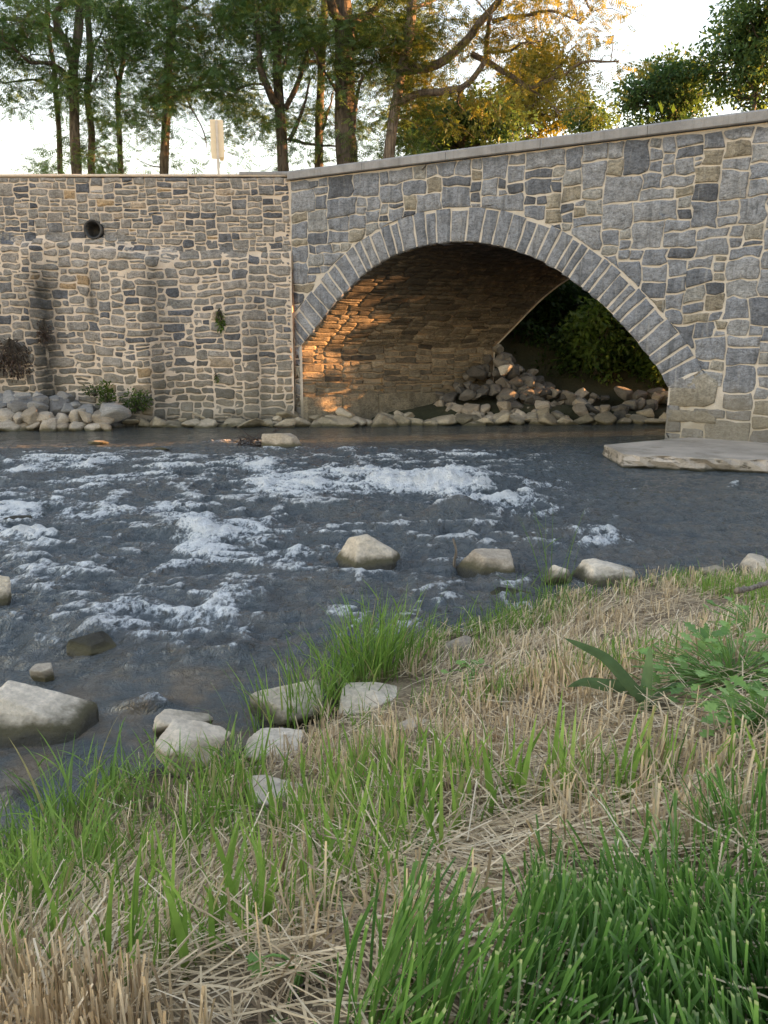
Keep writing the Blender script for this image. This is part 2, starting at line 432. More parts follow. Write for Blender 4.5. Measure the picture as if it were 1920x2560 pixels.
# mortar between the voussoirs
V = []; 
for k in range(len(IU)): V += [bpt(*(IU[k]+OUTN[k]*.012), .010+float(bulge(IU[k,0],IU[k,1]))), bpt(*(EX[k]+OUTN[k]*.06), .004+float(bulge(EX[k,0],EX[k,1])))]
mm.add(V, [(2*k, 2*k+2, 2*k+3, 2*k+1) for k in range(len(IU)-1)])
sp = mm.build('spandrel_mortar', M_bmort, bridge)
sm = MB()
bs_cells = (.103, .088); nu, nv = int(11.0/bs_cells[0]), int(5.17/bs_cells[1])
sizes = [(6, 5), (5, 5), (4, 5), (5, 3), (7, 4), (4, 3), (3, 2), (3, 3), (4, 2), (5, 2), (2, 2), (2, 1), (3, 1), (2, 3), (3, 4), (1, 1)]
wts = [4, 5, 5, 9, 4, 9, 9, 7, 8, 7, 6, 3.5, 3, 5, 6, 1]
lay = layout(nu, nv, sizes, wts, rb); wp = Warp(nu, nv, *bs_cells, .44, rb, (.05, .9))
_i, _e = IU[-1], EX[-1]
SPR = [np.array([_i+(.03, -.03), _e+(.0, -.04), _e+(.10, -.01), _e+(.30, -.16), _e+(.27, -.52), _e+(.10, -.60), (uR+.03, _e[1]-.62)]),
       np.array([(uR+.03, _e[1]-.66), _e+(.30, -.64), _e+(.33, -.86), (uR+.03, _e[1]-.88)])]
for Q in SPR:
    Q2 = np.concatenate([Q[k]+(Q[(k+1) % len(Q)]-Q[k])*np.linspace(0, 1, 4)[:-1, None] for k in range(len(Q))]); stone(sm, Q2*.97+Q2.mean(0)*.03, bmap, rb, .03, .9, bstain, tilt=.05)
for r in lay:
    Q = outline(r, .118, .138, .17); Q = wp(Q)
    if any(inpoly(Q[:, 0], Q[:, 1], [tuple(x) for x in S_]).mean() > .45 for S_ in SPR): continue
    Q[:, 0] = np.maximum(Q[:, 0], .025); Q[:, 1] = np.minimum(Q[:, 1], 5.11)
    if Q[:, 1].max() < -.25: continue
    a0 = area(Q); Q, sh = push_out(Q, .022)
    if sh > .92 or area(Q) < max(.12*a0, .0022): continue
    big = a0 > .09
    t = np.clip(rb.normal(.5, .22), 0, 1)
    if not big and rb.random() < .25: t = rb.uniform(.78, 1)
    if rb.random() < .12: t = rb.uniform(0, .15)
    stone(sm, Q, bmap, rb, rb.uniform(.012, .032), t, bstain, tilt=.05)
# plain coursed stones on the far right part of the face (outside the picture)
for j in range(16):
    u = 11.05+rb.uniform(0, .1)
    while u < UMAX-.6:
        w = rb.uniform(.3, .8)
        Q = outline((0, 0, w/.09, .30/.08), .16, .185, .34)*np.array([.09, .08])+np.array([u, -.2+j*.32])
        stone(sm, Q, bmap, rb, .02, np.clip(rb.normal(.5, .2), 0, 1), None, tilt=.04); u += w
spandrel = sm.build('spandrel_stonework', M_bstone, bridge)
# voussoirs
vm = MB(); L = np.concatenate([[0], np.cumsum(np.linalg.norm(np.diff(IU, axis=0), axis=1))])
s = 0.0; tot = L[-1]
def ringpt(s, o):
    return np.array([np.interp(s, L, IU[:, 0])+np.interp(s, L, OUTN[:, 0])*o, np.interp(s, L, IU[:, 1])+np.interp(s, L, OUTN[:, 1])*o])
while s < tot-.05:
    w = rb.choice([.15, .19, .22, .25, .29, .33], p=[.12, .2, .25, .2, .15, .08])*rb.uniform(.95, 1.05)
    if tot-s-w < .13: w = tot-s
    ro = RING+rb.uniform(-.05, .03); ri = rb.uniform(-.012, .012); g = .016
    n = 3; S = np.linspace(s+g, s+w-g, n)
    k1, k2 = rb.uniform(-.012, .012, 2)
    Q = [ringpt(x, ri) for x in S]+[ringpt(s+w-g+k1*t, ri+(ro-ri)*t) for t in (.25, .5, .75)]+[ringpt(x, ro) for x in S[::-1]]+[ringpt(s+g+k2*t, ri+(ro-ri)*t) for t in (.75, .5, .25)]
    Q = np.array(Q)[::-1]; Q[:, 0] = np.maximum(Q[:, 0], .03)
    if area(Q) > .01: stone(vm, Q, bmap, rb, rb.uniform(.018, .032), np.clip(rb.normal(.5, .25), 0, 1), None, base=-.45, edge=.012, tilt=.02)
    s += w
vous = vm.build('arch_ring', M_ring, bridge)
# barrel: mortar skin and long rough stones, swept along the skewed axis
LF = np.concatenate([[0], np.cumsum(np.linalg.norm(np.diff(FULL, axis=0), axis=1))])
TF = np.gradient(FULL, axis=0); TF /= np.linalg.norm(TF, axis=1)[:, None]; NF = np.stack([-TF[:, 1], TF[:, 0]], 1)
def vmap(U, D):    # U: (t along axis, s along the outline), D inward
    U = np.atleast_2d(U); s = U[:, 1]
    x = np.interp(s, LF, FULL[:, 0])-np.interp(s, LF, NF[:, 0])*D
    z = np.interp(s, LF, FULL[:, 1])-np.interp(s, LF, NF[:, 1])*D
    return A0+x[:, None]*eb+z[:, None]*ZH+U[:, :1]*ax
bm_ = MB(); ts = np.linspace(-.0, BL, 40); ss = np.linspace(0, LF[-1], 110)
gt, gs = np.meshgrid(ts, ss, indexing='ij'); bm_.add(vmap(np.stack([gt.ravel(), gs.ravel()], 1), np.full(gt.size, -.035)), grid_faces(len(ts), len(ss)), stain=.95*sstep(1.9, 3.1, np.interp(gs.ravel(), LF, FULL[:, 1])))  # upper vault mortar darkened with height, painted shade
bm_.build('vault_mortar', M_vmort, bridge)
rv = np.random.default_rng(5); vb = MB(); cells = (.11, .066); nu, nv = int((BL-.05)/cells[0]), int(LF[-1]/cells[1])
lay = layout(nu, nv, [(5, 2), (4, 2), (6, 2), (3, 2), (4, 1), (5, 1), (3, 1), (2, 1), (5, 3), (6, 3), (2, 2)], [8, 9, 6, 8, 6, 5, 5, 3, 4, 3, 4], rv)
wv = Warp(nu, nv, *cells, .36, rv, (.05, .8))
for r in lay:
    Q = wv(outline(r, .13, .20, .28)); Q[:, 0] = np.clip(Q[:, 0]+.03, .03, BL-.02)
    stone(vb, Q, vmap, rv, rv.uniform(-.006, .018), np.clip(rv.normal(.45, .25), 0, 1), lambda u, v: .95*sstep(1.9, 3.1, np.interp(v, LF, FULL[:, 1])), base=-.06, edge=.014, tilt=.05)  # stones towards the crown painted darker, standing in for shade
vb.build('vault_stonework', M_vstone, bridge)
# plinth of large blocks at the foot of the abutment
pb = MB(); t = .0
while t < BL-.3:
    w = min(rv.uniform(.55, 1.0), BL-t)
    zt = .62+rv.uniform(-.04, .05)
    g = .015; su = np.linspace(t+g, t+w-g, 5)
    Vp, fp = box_pts(lambda a, b, c: A0+(uL-.02+c)*eb+b*ZH+a*ax, t+g, t+w-g, -.5, zt, -.1, .16+rv.uniform(-.05, .05), 6)
    Vp = np.array(Vp)+.03*np.stack([vnoise(*(np.array(Vp)*5).T, 3), vnoise(*(np.array(Vp)*5).T, 4), vnoise(*(np.array(Vp)*5).T, 5)], 1)
    pb.add(Vp, fp, tint=rv.uniform(.5, .9)); t += w
pb.build('plinth', stone_mat('plinth stone', [(0, (.16, .14, .10)), (1, (.27, .235, .175))], streak=.1, lowz=(-.2, .4), bump=1.0), bridge, smooth=False)
# back face, deck, parapet backs and core: what the sun and another viewpoint would meet
core = MB()
back = ax*BL
bk = FULL+0; outer = []
NB = len(FULL)
V = []
for k in range(NB):
    u, z = FULL[k]; V.append(A0+u*eb+z*ZH+back)
    if k < 10: uo, zo = -1.2, z
    elif k >= NB-12: uo, zo = uR+2.5, z
    else:
        f = (k-10)/(NB-22.0-1)
        per = 5.1-.2; wdt = (uR+2.5)+1.2; q = f*(2*per+wdt)
        if q < per: uo, zo = -1.2, .2+q
        elif q < per+wdt: uo, zo = -1.2+q-per, 5.1
        else: uo, zo = uR+2.5, 5.1-(q-per-wdt)
    V.append(A0+uo*eb+zo*ZH+back)
core.add(V, [(2*k, 2*k+1, 2*k+3, 2*k+2) for k in range(NB-1)])
def add_box(mb, mapf, *a, **k):
    att = {x: k.pop(x) for x in list(k) if x in ('tint', 'stain')}
    V, f = box_pts(mapf, *a, **k); mb.add(V, f, **att)
bkm = lambda a, b, c: A0+a*eb+b*ZH+c*nb
wdeep = np.dot(back, -nb); sh = np.dot(back, eb)
add_box(core, bkm, -.0, UMAX, 4.0, 4.3, -.42, -wdeep+.4, nu=3)                     # deck
add_box(core, bkm, uR+sh+.35, UMAX+3, -.6, 4.0, -.35, -wdeep+.05, nu=3)               # solid beyond the arch
add_box(core, bkm, .0, UMAX, 3.9, 5.12, -.40, -.015, nu=3)                         # front parapet body
add_box(core, bkm, -1.0, UMAX+3, 3.9, 5.06, -wdeep, -wdeep+.38, nu=3)              # back parapet
core.build('bridge_core', M_bmort, bridge, smooth=False)
# coping: slabs end to end, chamfered, overhanging the face
cp = MB(); u = -.02
zc0 = 5.085
def cope_sec(o0, o1): return [(zc0+.045, o0), (zc0+.045, o1-.02), (zc0+.06, o1), (zc0+.19, o1), (zc0+.225, o1-.05), (zc0+.235, (o0+o1)/2), (zc0+.225, o0)]
while u < UMAX:
    w = 1.82; u1 = min(u+w, UMAX)
    V = []; sec = cope_sec(-.50, .075)
    for uu in (u+.004, u1-.004): V += [bpt(uu, v, d) for v, d in sec]
    n = len(sec); f = [(j, n+j, n+(j+1) % n, (j+1) % n) for j in range(n)]+[tuple(range(n)), tuple(range(2*n-1, n-1, -1))]
    cp.add(V, f, tint=rb.random()); u = u1
# the coping turns with the wall for a metre at the left end
V = []; sec = [(zc0+.155, -.45), (zc0+.155, .03), (zc0+.2, .03), (zc0+.225, -.02), (zc0+.225, -.45)]
for x in (A0[0]-1.06, A0[0]-.03): V += [np.array([x, WY-d, v]) for v, d in sec]
n = len(sec); cp.add(V, [(j, n+j, n+(j+1) % n, (j+1) % n) for j in range(n)]+[tuple(range(n)), tuple(range(2*n-1, n-1, -1))], tint=.5)
coping = cp.build('coping', M_cope, bridge, smooth=False)
# footing slab under the pier
def at_plane(px, py, z): return at_z(px, py, z)
c1 = at_z(1512, 1112, .2); c2 = at_z(1672, 1098, .2); c3 = at_z(1560, 1136, .2); c4 = at_z(1925, 1150, .2)
dirf = (c4-c3)/np.linalg.norm(c4-c3)
c4 = c3+dirf*6.5; c2 = c2+np.array([.6, .35, 0]); c5 = c4+np.array([.6, 1.6, 0])
top = [c1, c3]+[c3+(c4-c3)*t for t in np.linspace(0, 1, 60)[1:]]+[c5, c2]
fb = MB(); n = len(top); top = np.array(top)
ctr = top.mean(0)
nrm = np.array([dirf[1], -dirf[0], 0]);
levels = [(.2, 0), (.185, .012), (.12, .01), (.05, .03), (-.02, -.02), (-.5, -.02)]
V = []
for z, o in levels:
    P = top.copy(); P[:, 2] = z
    out = top-ctr; out /= np.linalg.norm(out, axis=1)[:, None]
    ff = np.zeros(n); ff[1:-2] = 1
    rgh = .09*vnoise(top[:, 0]*4, top[:, 1]*4, z*9, 33)+.045*vnoise(top[:, 0]*11, top[:, 1]*11, z*20, 34)
    P += nrm*((o+rgh*(z < .19))*ff)[:, None]; P[0] += -dirf*o; V.append(P)
V = np.concatenate(V); f = [tuple(range(n))]
for k in range(len(levels)-1):
    f += [(k*n+i, k*n+(i+1) % n, (k+1)*n+(i+1) % n, (k+1)*n+i) for i in range(n)]
fb.add(V, f)
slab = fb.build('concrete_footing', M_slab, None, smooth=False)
tag(slab, 'pale low concrete footing slab jutting into the stream under the right bridge pier', 'footing')

# ------------------------------------------------------------------ retaining wall at the left
XW0 = -15.0
wall = empty('retaining_wall', (A0[0]-4, WY, 0), 'tan rubble stone retaining wall with a round drain pipe, left of the arch bridge', 'wall')
def wz_step(X): return 4.0-.28*sstep(-5.6, -5.2, X)+.05*np.sin(X*5)
def wbulge(X, z):
    X = np.asarray(X, float); z = np.asarray(z, float)
    low = sstep(0, .16, wz_step(X)-z)
    b = .09*low+.05*low*(4.0-z)/4.0*2
    b = b+.13*np.exp(-((X+7.55)/.22)**4)*sstep(0, .15, 3.9-z)
    b = b+(.10*sstep(-6.32, -6.22, X)-.10*sstep(-5.3, -4.3, X))*sstep(0, .1, 3.8-z)
    b = b+.08*np.exp(-((X+4.9)/.38)**4)*sstep(0, .1, 3.6-z)
    b = b+.05*fbm(X*.8, z*.8, 0, 3, 44)*low
    b = b+.10*sstep(.5, .2, z)
    return b
def wmap(U, D):
    U = np.atleast_2d(U); D = np.asarray(D, float)+wbulge(U[:, 0], U[:, 1])
    return np.stack([U[:, 0], WY-D, U[:, 1]], 1)
def wstain(X, z):
    X = np.asarray(X, float); z = np.asarray(z, float)
    n = fbm(X*2.2, z*.8, 0, 4, 61)
    s = .95*np.exp(-((X+7.35+.1*n)/.36)**2)*sstep(3.9, 2.8, z)*sstep(-.5, .1, n+.15)
    s = s+.9*np.exp(-((X+6.27)/.085)**2)*sstep(3.3, 3.0, z)*sstep(2.0, 2.7, z)
    s = s+.45*np.exp(-((X+8.5+.2*n)/.35)**2)*sstep(3.6, 2.2, z)
    s = s+.55*np.exp(-((X+4.9+.08*n)/.3)**2)*sstep(3.8, 3.3, z)*sstep(-.4, .3, n+.05)
    s = s+.42*np.exp(-((X+2.75)/.3)**2)*sstep(3.5, 2.9, z)*sstep(-.3, .3, n)
    s = s+.65*sstep(.38, .1, z+.12*n)
    return np.clip(s, 0, .95)
WT = 5.20
wm = MB(); xs = np.arange(XW0, A0[0]+.001, .07); zs = np.arange(-.5, WT+.01, .07); xs[-1] = A0[0]
gx, gz = np.meshgrid(xs, zs, indexing='ij'); G = np.stack([gx.ravel(), gz.ravel()], 1)
PIPE = at_y(236, 575, WY); PR = .185
hole = np.hypot(G[:, 0]-PIPE[0], G[:, 1]-PIPE[2]) < PR*.9
gf = grid_faces(len(xs), len(zs)); gf = gf[~hole[gf].any(1)]
lump = .012*fbm(G[:, 0]*7, G[:, 1]*7, 0, 3, 8)*(G[:, 1] < 4)
wm.add(wmap(G, lump), gf, stain=wstain(G[:, 0], G[:, 1]))
add_box(wm, lambda a, b, c: np.array([a, WY+c, b]), XW0, A0[0], -.5, WT, .25, .5, nu=2)
add_box(wm, lambda a, b, c: np.array([a, WY+c, b]), XW0, A0[0]-.02, WT, WT+.05, -.02, .5, nu=2)
wm.build('wall_mortar', M_wmort, wall)
rw = np.random.default_rng(77); ws = MB()
def wall_zone(z0, z1, cells, sizes, wts, inset, jit, wav, hrange, tm, cond):
    nu, nv = int((A0[0]-.02+13.5)/cells[0]), int(round((z1-z0)/cells[1]))
    lay = layout(nu, nv, sizes, wts, rw); w = Warp(nu, nv, *cells, jit, rw, wav)
    for r in lay:
        Q = w(outline(r, *inset)); Q += np.array([A0[0]-.02-nu*cells[0], z0])
        Q[:, 0] = np.minimum(Q[:, 0], A0[0]-.02); Q[:, 1] = np.minimum(Q[:, 1], WT-.02)
        c = Q.mean(0)
        if cond(c): continue
        if np.hypot(*(c-PIPE[[0, 2]])) < PR+.03: continue
        d = Q-PIPE[[0, 2]]; rr = np.hypot(d[:, 0], d[:, 1]); ii = rr < PR+.02
        Q[ii] = PIPE[[0, 2]]+d[ii]/rr[ii][:, None]*(PR+.02)
        t = np.clip(rw.normal(tm, .2), 0, .97)
        if rw.random() < .09: t = rw.uniform(0, .2)
        if rw.random() < .012: t = 1.0
        stone(ws, Q, wmap, rw, rw.uniform(*hrange), t, wstain, edge=.018, tilt=.09)
sizes = [(4, 2), (3, 2), (5, 2), (3, 3), (4, 3), (2, 2), (4, 1), (3, 1), (2, 1), (3, 4), (2, 3)]
wall_zone(3.7, WT+.01, (.082, .066), sizes, [9, 9, 4, 6, 4, 7, 7, 7, 4, 3, 4], (.135, .165, .20), .37, (.02, .8), (.010, .026), .5, lambda c: c[1] < wz_step(c[0])-.05)
wall_zone(-.1, 4.1, (.092, .074), [(5, 2), (4, 2), (3, 2), (5, 3), (3, 3), (6, 3), (2, 2), (4, 1), (3, 1), (7, 2), (2, 3)], [9, 9, 10, 5, 6, 3, 7, 5, 4, 3, 4], (.165, .205, .30), .48, (.07, .75), (.006, .03), .55, lambda c: c[1] > wz_step(c[0])+.015)
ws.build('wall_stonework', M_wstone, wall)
# drain pipe
pp = MB(); k = 28; an = np.arange(k)*2*math.pi/k
prof = [(PR, .06), (PR+.012, -.10), (PR-.002, -.105), (PR-.03, -.095), (PR-.035, .22), (0.001, .22)]
V = np.array([[PIPE[0]+r*math.cos(a), WY+y, PIPE[2]+r*math.sin(a)] for r, y in prof for a in an])
i = np.arange(k); pp.add(V, np.concatenate([np.stack([i+q*k, (i+1) % k+q*k, (i+1) % k+(q+1)*k, i+(q+1)*k], 1) for q in range(len(prof)-1)]))
pp.build('drain_pipe', plain_mat('dark pipe', (.03, .031, .034), .6), wall)
# ================================================================== GROUND, WATER, ROCKS
# near bank: smooth surface through control points (photo position, height above water)
cpx = [(960, 2560, .98), (0, 2560, .80), (1920, 2560, 1.05), (0, 2320, .42), (0, 2150, .04), (300, 2300, .55), (300, 2000, .10), (480, 1950, .10),
       (960, 2200, .82), (960, 1930, .46), (620, 2070, .33), (600, 1890, .03), (1000, 1780, .26), (1100, 1660, .16), (1010, 1625, .03),
       (1400, 1900, .72), (1920, 1900, .90), (1400, 1720, .55), (1400, 1570, .15), (1920, 1650, .75), (1920, 1490, .38), (1650, 1520, .24), (1350, 1510, .04),
       (820, 1760, .02), (1230, 1560, .05), (1000, 2050, .66), (700, 2250, .70), (1600, 1640, .48)]
wpt = [np.append(at_z(a, b, z)[:2], z) for a, b, z in cpx]
for a, b, z in [(850, 1500, -.3), (400, 1680, -.3), (-200, 2000, -.25), (150, 1900, -.18), (1400, 1440, -.15), (1700, 1425, -.1), (1920, 1400, -.2), (300, 1450, -.4), (1000, 1400, -.35), (1600, 1300, -.4), (2200, 1400, -.1), (700, 1640, -.15), (420, 1830, -.12), (1150, 1520, -.12)]:
    wpt.append(np.append(at_z(a, b, z)[:2], z))
wpt += [(-2.6, .3, -.25), (-1.7, -.6, .45), (0, -.3, 1.0), (0, -2, 1.1), (3, -2, 1.15), (3, 1, 1.1), (6, 1, 1.1), (6, 3.6, .75), (5, 5.2, .15), (7, 6.2, -.1), (10, 3, .9), (10, 6.5, -.1), (-4, -1, -.3), (-3, -3, .7), (0, 7, -.45), (4, 8, -.45), (-4, 6, -.45), (-5, 2, -.4), (9, 9, -.5), (-7, 8, -.5), (-7, 0, -.4)]
wpt = np.array([tuple(p) for p in wpt])
def _phi(r): return np.sqrt(r*r+.25**2)
_Xc = wpt[:, :2]; _K = _phi(np.linalg.norm(_Xc[:, None]-_Xc[None], axis=2)); n_ = len(wpt)
_A = np.block([[_K+.0*np.eye(n_), np.ones((n_, 1))], [np.ones((1, n_)), np.zeros((1, 1))]])
_W = np.linalg.solve(_A-np.diag(np.append(np.full(n_, .02), 0)), np.append(wpt[:, 2], 0))
def bank(x, y):
    x = np.asarray(x, float); y = np.asarray(y, float); sh_ = x.shape; q = np.stack([x.ravel(), y.ravel()], 1); out = np.zeros(len(q))
    for k in range(0, len(q), 20000):
        out[k:k+20000] = _phi(np.linalg.norm(q[k:k+20000, None]-_Xc[None], axis=2))@_W[:-1]+_W[-1]
    z = np.clip(out, -.6, 1.25).reshape(sh_)
    return z+.035*fbm(x*3.1, y*3.1, 0, 4, 12)*sstep(-.2, .1, z)
def m_soil():
    m = NT('straw littered soil'); p = m.pos()
    n1 = m.noise(p, 9, 5, .7); n2 = m.noise(p, 60, 4, .7)
    c = m.ramp(n1, [(.3, (.13, .092, .056)), (.5, (.30, .225, .14)), (.7, (.44, .345, .225))])
    c = m.scale(c, m.range(n2, .2, .8, .6, 1.35))
    z = m.n('SeparateXYZ', {0: p}).outputs[2]
    c = m.mix(m.range(z, .16, .02), c, (.035, .028, .02))
    m.principled(Base_Color=c, Roughness=.95, Normal=m.bump(m.math('ADD', n1, n2), 1, .03)); return m.m
xs = np.arange(-6, 11.01, .06); ys = np.arange(-4, 8.3, .06)
gx, gy = np.meshgrid(xs, ys, indexing='ij'); gz = bank(gx, gy)
mb = MB(); mb.add(np.stack([gx.ravel(), gy.ravel(), gz.ravel()], 1), grid_faces(len(xs), len(ys)))
M_soil = m_soil(); tag(mb.build('near_bank', M_soil), kind='structure')
# far country: river bed, left bank upstream, road level behind the wall
def far_z(x, y):
    up = 17.9+.32*np.maximum(x-3, 0)*0+.5*np.maximum(x-9.5, 0)
    d = y-up
    z = np.where(d < 0, -.6, 0)+sstep(-.4, .3, d)*.55+sstep(.5, 7, d)*4.0-.0
    z = np.where(d < -.4, -.6, z-.25)
    # fill behind the wall and the bridge's left abutment
    lft = (x < np.minimum(A0[0]+(y-WY)*1.8-.25, .08*y+.3)) & (y > WY+.3)
    z = np.where(lft, 4.75, z)
    # right bank beyond the bridge
    uu = (x-A0[0])*eb[0]+(y-A0[1])*eb[1]; dd = -((x-A0[0])*nb[0]+(y-A0[1])*nb[1])
    rt = (uu > 9.5) & (dd > .3)
    z = np.where((uu > 14) & (dd > -.3) & (dd < 5.2), 4.2, z)
    z = np.where((x > 6) & (y < 14.2-.05*x) & (dd > 5), np.maximum(z, -.6+3.0*sstep(0, 4, (14.2-.05*x)-y)), z)
    return z+.15*fbm(x*.5, y*.5, 0, 3, 5)*(z > 0)
def axis(lo, hi, fine, step, far):
    a = list(np.arange(fine[0], fine[1], step)); g = step; x = fine[0]
    while x > lo: g *= 1.35; x -= g; a.insert(0, x)
    g = step; x = a[-1]
    while x < hi: g *= 1.35; x += g; a.append(x)
    return np.array(a)
xs = axis(-900, 900, (-16, 30), .25, 0); ys = axis(-600, 1200, (8.2, 45), .25, 0)
ys = np.concatenate([np.array([-600, -200, -60, -20, -5, 2, 6]), ys[ys > 8]])
gx, gy = np.meshgrid(xs, ys, indexing='ij'); gz = far_z(gx, gy)
gz = np.where(gy < 8.5, -.75, gz); gz = np.where((gy < 2) & ((np.abs(gx) > 12) | (gy < -4.5)), .9, gz); gz = np.where((gx > 12) & (gy < 6.5), .9, gz)
mb = MB(); mb.add(np.stack([gx.ravel(), gy.ravel(), gz.ravel()], 1), grid_faces(len(xs), len(ys)))
M_gnd = NT('grassy earth'); _p = M_gnd.pos()
_c = M_gnd.ramp(M_gnd.noise(_p, 1.3, 6, .7), [(.3, (.018, .022, .010)), (.55, (.04, .042, .02)), (.75, (.085, .065, .04))])
M_gnd.principled(Base_Color=_c, Roughness=.95, Normal=M_gnd.bump(M_gnd.noise(_p, 12, 5, .7), 1, .06)); M_gnd = M_gnd.m
tag(mb.build('ground', M_gnd), kind='structure')
# ------------------------------------------------------------------ the stream
xs = axis(-60, 90, (-8.5, 8.6), .034, 0); ys = np.concatenate([[-20, -8, -3, -1, 0, .6, 1.1], np.arange(1.5, 13.5, .034), np.arange(13.5, 19.5, .07), axis(19.5, 60, (19.5, 20), .2, 0)[3:]])
ys = np.unique(ys[ys > -21])
gx, gy = np.meshgrid(xs, ys, indexing='ij')
px, py = project(np.stack([gx, gy, gx*0], -1)); px = np.nan_to_num(px, nan=-9999); py = np.nan_to_num(py, nan=9999)
def blob(cx, cy, rx, ry, rot=0.0):
    c, s = math.cos(rot), math.sin(rot); dx = px-cx; dy = py-cy
    return np.exp(-(((dx*c+dy*s)/rx)**2+((-dx*s+dy*c)/ry)**2))
FO = [(1050, 1215, 190, 24, .12, 1.3), (1170, 1240, 130, 26, .15, 1.3), (920, 1195, 110, 20, .1, .8), (1310, 1275, 120, 38, .2, .95), (1420, 1225, 160, 24, 0, .6),
      (1160, 1320, 90, 16, .25, .7), (1500, 1365, 150, 26, 0, .95), (1420, 1385, 60, 20, 0, .6), (470, 1300, 95, 26, .3, .95), (520, 1340, 80, 22, 0, .9), (400, 1290, 60, 16, 0, .6),
      (250, 1165, 110, 14, 0, .75), (470, 1180, 130, 20, .05, .75), (620, 1170, 90, 20, 0, .6), (60, 1185, 60, 14, 0, .8), (720, 1220, 120, 18, 0, .6), (70, 1345, 90, 26, 0, .85), (30, 1280, 60, 14, 0, .7),
      (250, 1310, 150, 18, 0, .45), (230, 1500, 130, 30, 0, .55), (330, 1545, 70, 28, -.2, .7), (40, 1570, 70, 26, 0, .8), (300, 1580, 50, 14, 0, .6), (170, 1420, 150, 22, 0, .5), (130, 1460, 110, 18, 0, .5),
      (600, 1500, 70, 20, 0, .45), (500, 1620, 110, 10, -.1, .5), (370, 1770, 60, 12, 0, .65), (1075, 1445, 60, 16, -.3, .7), (830, 1440, 60, 14, 0, .3), (1250, 1470, 40, 10, 0, .4),
      (600, 1110, 130, 10, 0, .55), (700, 1130, 60, 10, 0, .6), (900, 1130, 120, 10, 0, .35), (1230, 1145, 60, 8, 0, .4), (1840, 1215, 22, 12, 0, .8), (1560, 1240, 80, 10, 0, .45), (1650, 1300, 90, 10, 0, .3), (1330, 1230, 70, 22, 0, .6), (690, 1390, 60, 10, 0, .3), (560, 1390, 90, 12, 0, .3),
      (30, 2000, 30, 16, 0, .35)]
W = np.zeros_like(gx)
for cx, cy, rx, ry, ro, a in FO: W = np.maximum(W, a*blob(cx, cy, rx, ry, ro))
rapid = sstep(1095, 1150, py)*sstep(1760, 1560, py)*(1-.55*sstep(1350, 1700, px)*sstep(1260, 1190, py))
rapid = np.maximum(rapid*.9, np.clip(W, 0, 1))
calm = sstep(1150, 1095, py)
e1 = fbm(gx*.9, gy*1.5, 0, 4, 3); wx = gx+.10*fbm(gx*3, gy*3, 0, 3, 401); wy_ = gy+.10*fbm(gx*3, gy*3, 0, 3, 402)
e2 = ridged(wx*1.5, wy_*2.4, 3, 9); e2b = ridged(wx*3.1, wy_*4.2, 3, 19); e3 = ridged(wx*6.5, wy_*9, 3, 29); e4 = ridged(wx*14, wy_*18, 2, 39)
W = W*(1-.8*blob(1130, 1300, 85, 22))*(1-.30*sstep(720, 560, px))
Wn = W*np.clip(.62+.75*fbm(wx*3.2, wy_*4, 0, 4, 301), .1, 1.25)
chop = .085*e2+.070*e2b+.032*e3+.008*e4
z = (.05*e1+chop*(.70+.55*np.clip(Wn, 0, 1)))*(.07+.93*rapid)*(1-.35*sstep(1250, 1500, px))+.004*fbm(gx*3, gy*7, 0, 3, 15)*(1-rapid)
z += np.clip(Wn, 0, 1.2)*.03*(1+1.6*e3)
for cx, cy, rx, ry, a in [(1150, 1215, 110, 16, .12), (1060, 1262, 120, 14, -.07), (1160, 1290, 60, 14, .10), (480, 1335, 60, 12, .09), (440, 1352, 80, 10, -.06), (220, 1590, 60, 22, .07), (1480, 1345, 120, 12, .05), (60, 1325, 70, 12, .06), (1000, 1275, 130, 16, .05), (1140, 1300, 80, 16, .11)]:
    z += a*blob(cx, cy, rx, ry)
crest = (.40*e2+.36*e2b+.22*e3+.08*e4)
crl = sstep(.30, .66, crest)*rapid*(1-sstep(1150, 1600, px)*.6)
gb = fbm(gx*.8, gy*1.1, 0, 3, 70)
leftw = 1-sstep(1000, 1500, px)*.72
foam = sstep(.36, 1.30, crest*.80+.78*Wn+rapid*leftw*(.34+.40*gb)-.12)*sstep(.02, .25, rapid)
shallow = np.clip(sstep(-.42, -.08, np.where((gy < 8) & (np.abs(gx) < 7), bank(gx, gy), -.6))+.55*blob(640, 1640, 420, 60)+.55*blob(900, 1310, 260, 22)+.4*blob(1600, 1260, 250, 40)+.7*blob(250, 2000, 300, 180)+.35*calm*sstep(1300, 700, px), 0, 1)
mb = MB(); mb.add(np.stack([gx.ravel(), gy.ravel(), z.ravel()], 1), grid_faces(len(xs), len(ys)), foam=foam.ravel(), crest=crl.ravel(), shallow=shallow.ravel(), rough=rapid.ravel())
m = NT('stream water'); p = m.pos()
def wn(sc, d, r, ds, ys=1.0): return m.noise(m.mapped(p, (1, ys, 1)), sc, d, r, ds)
def rdg(f): return m.math('SUBTRACT', 1.0, m.math('MULTIPLY', m.math('ABSOLUTE', m.math('SUBTRACT', f, .5)), 4.0))
nA, nB, nC = rdg(wn(4.5, 5, .62, .5, .75)), rdg(wn(11, 4, .65, .6, .5)), wn(30, 4, .7, .3, .42)
nr = wn(9, 6, .7, .8, .9); nb2 = wn(3.5, 5, .6, .0)
c = m.mix(m.math('MULTIPLY', m.attr('shallow'), m.range(nb2, .38, .66)), (.055, .068, .074), (.13, .10, .068))
nn = m.math('ADD', m.math('ADD', m.math('MULTIPLY', nA, .42), m.math('MULTIPLY', nB, .46)), m.math('MULTIPLY', m.math('SUBTRACT', nC, .5), 1.3))
fl = m.math('ADD', m.math('MULTIPLY', m.attr('foam'), 1.05), nn)
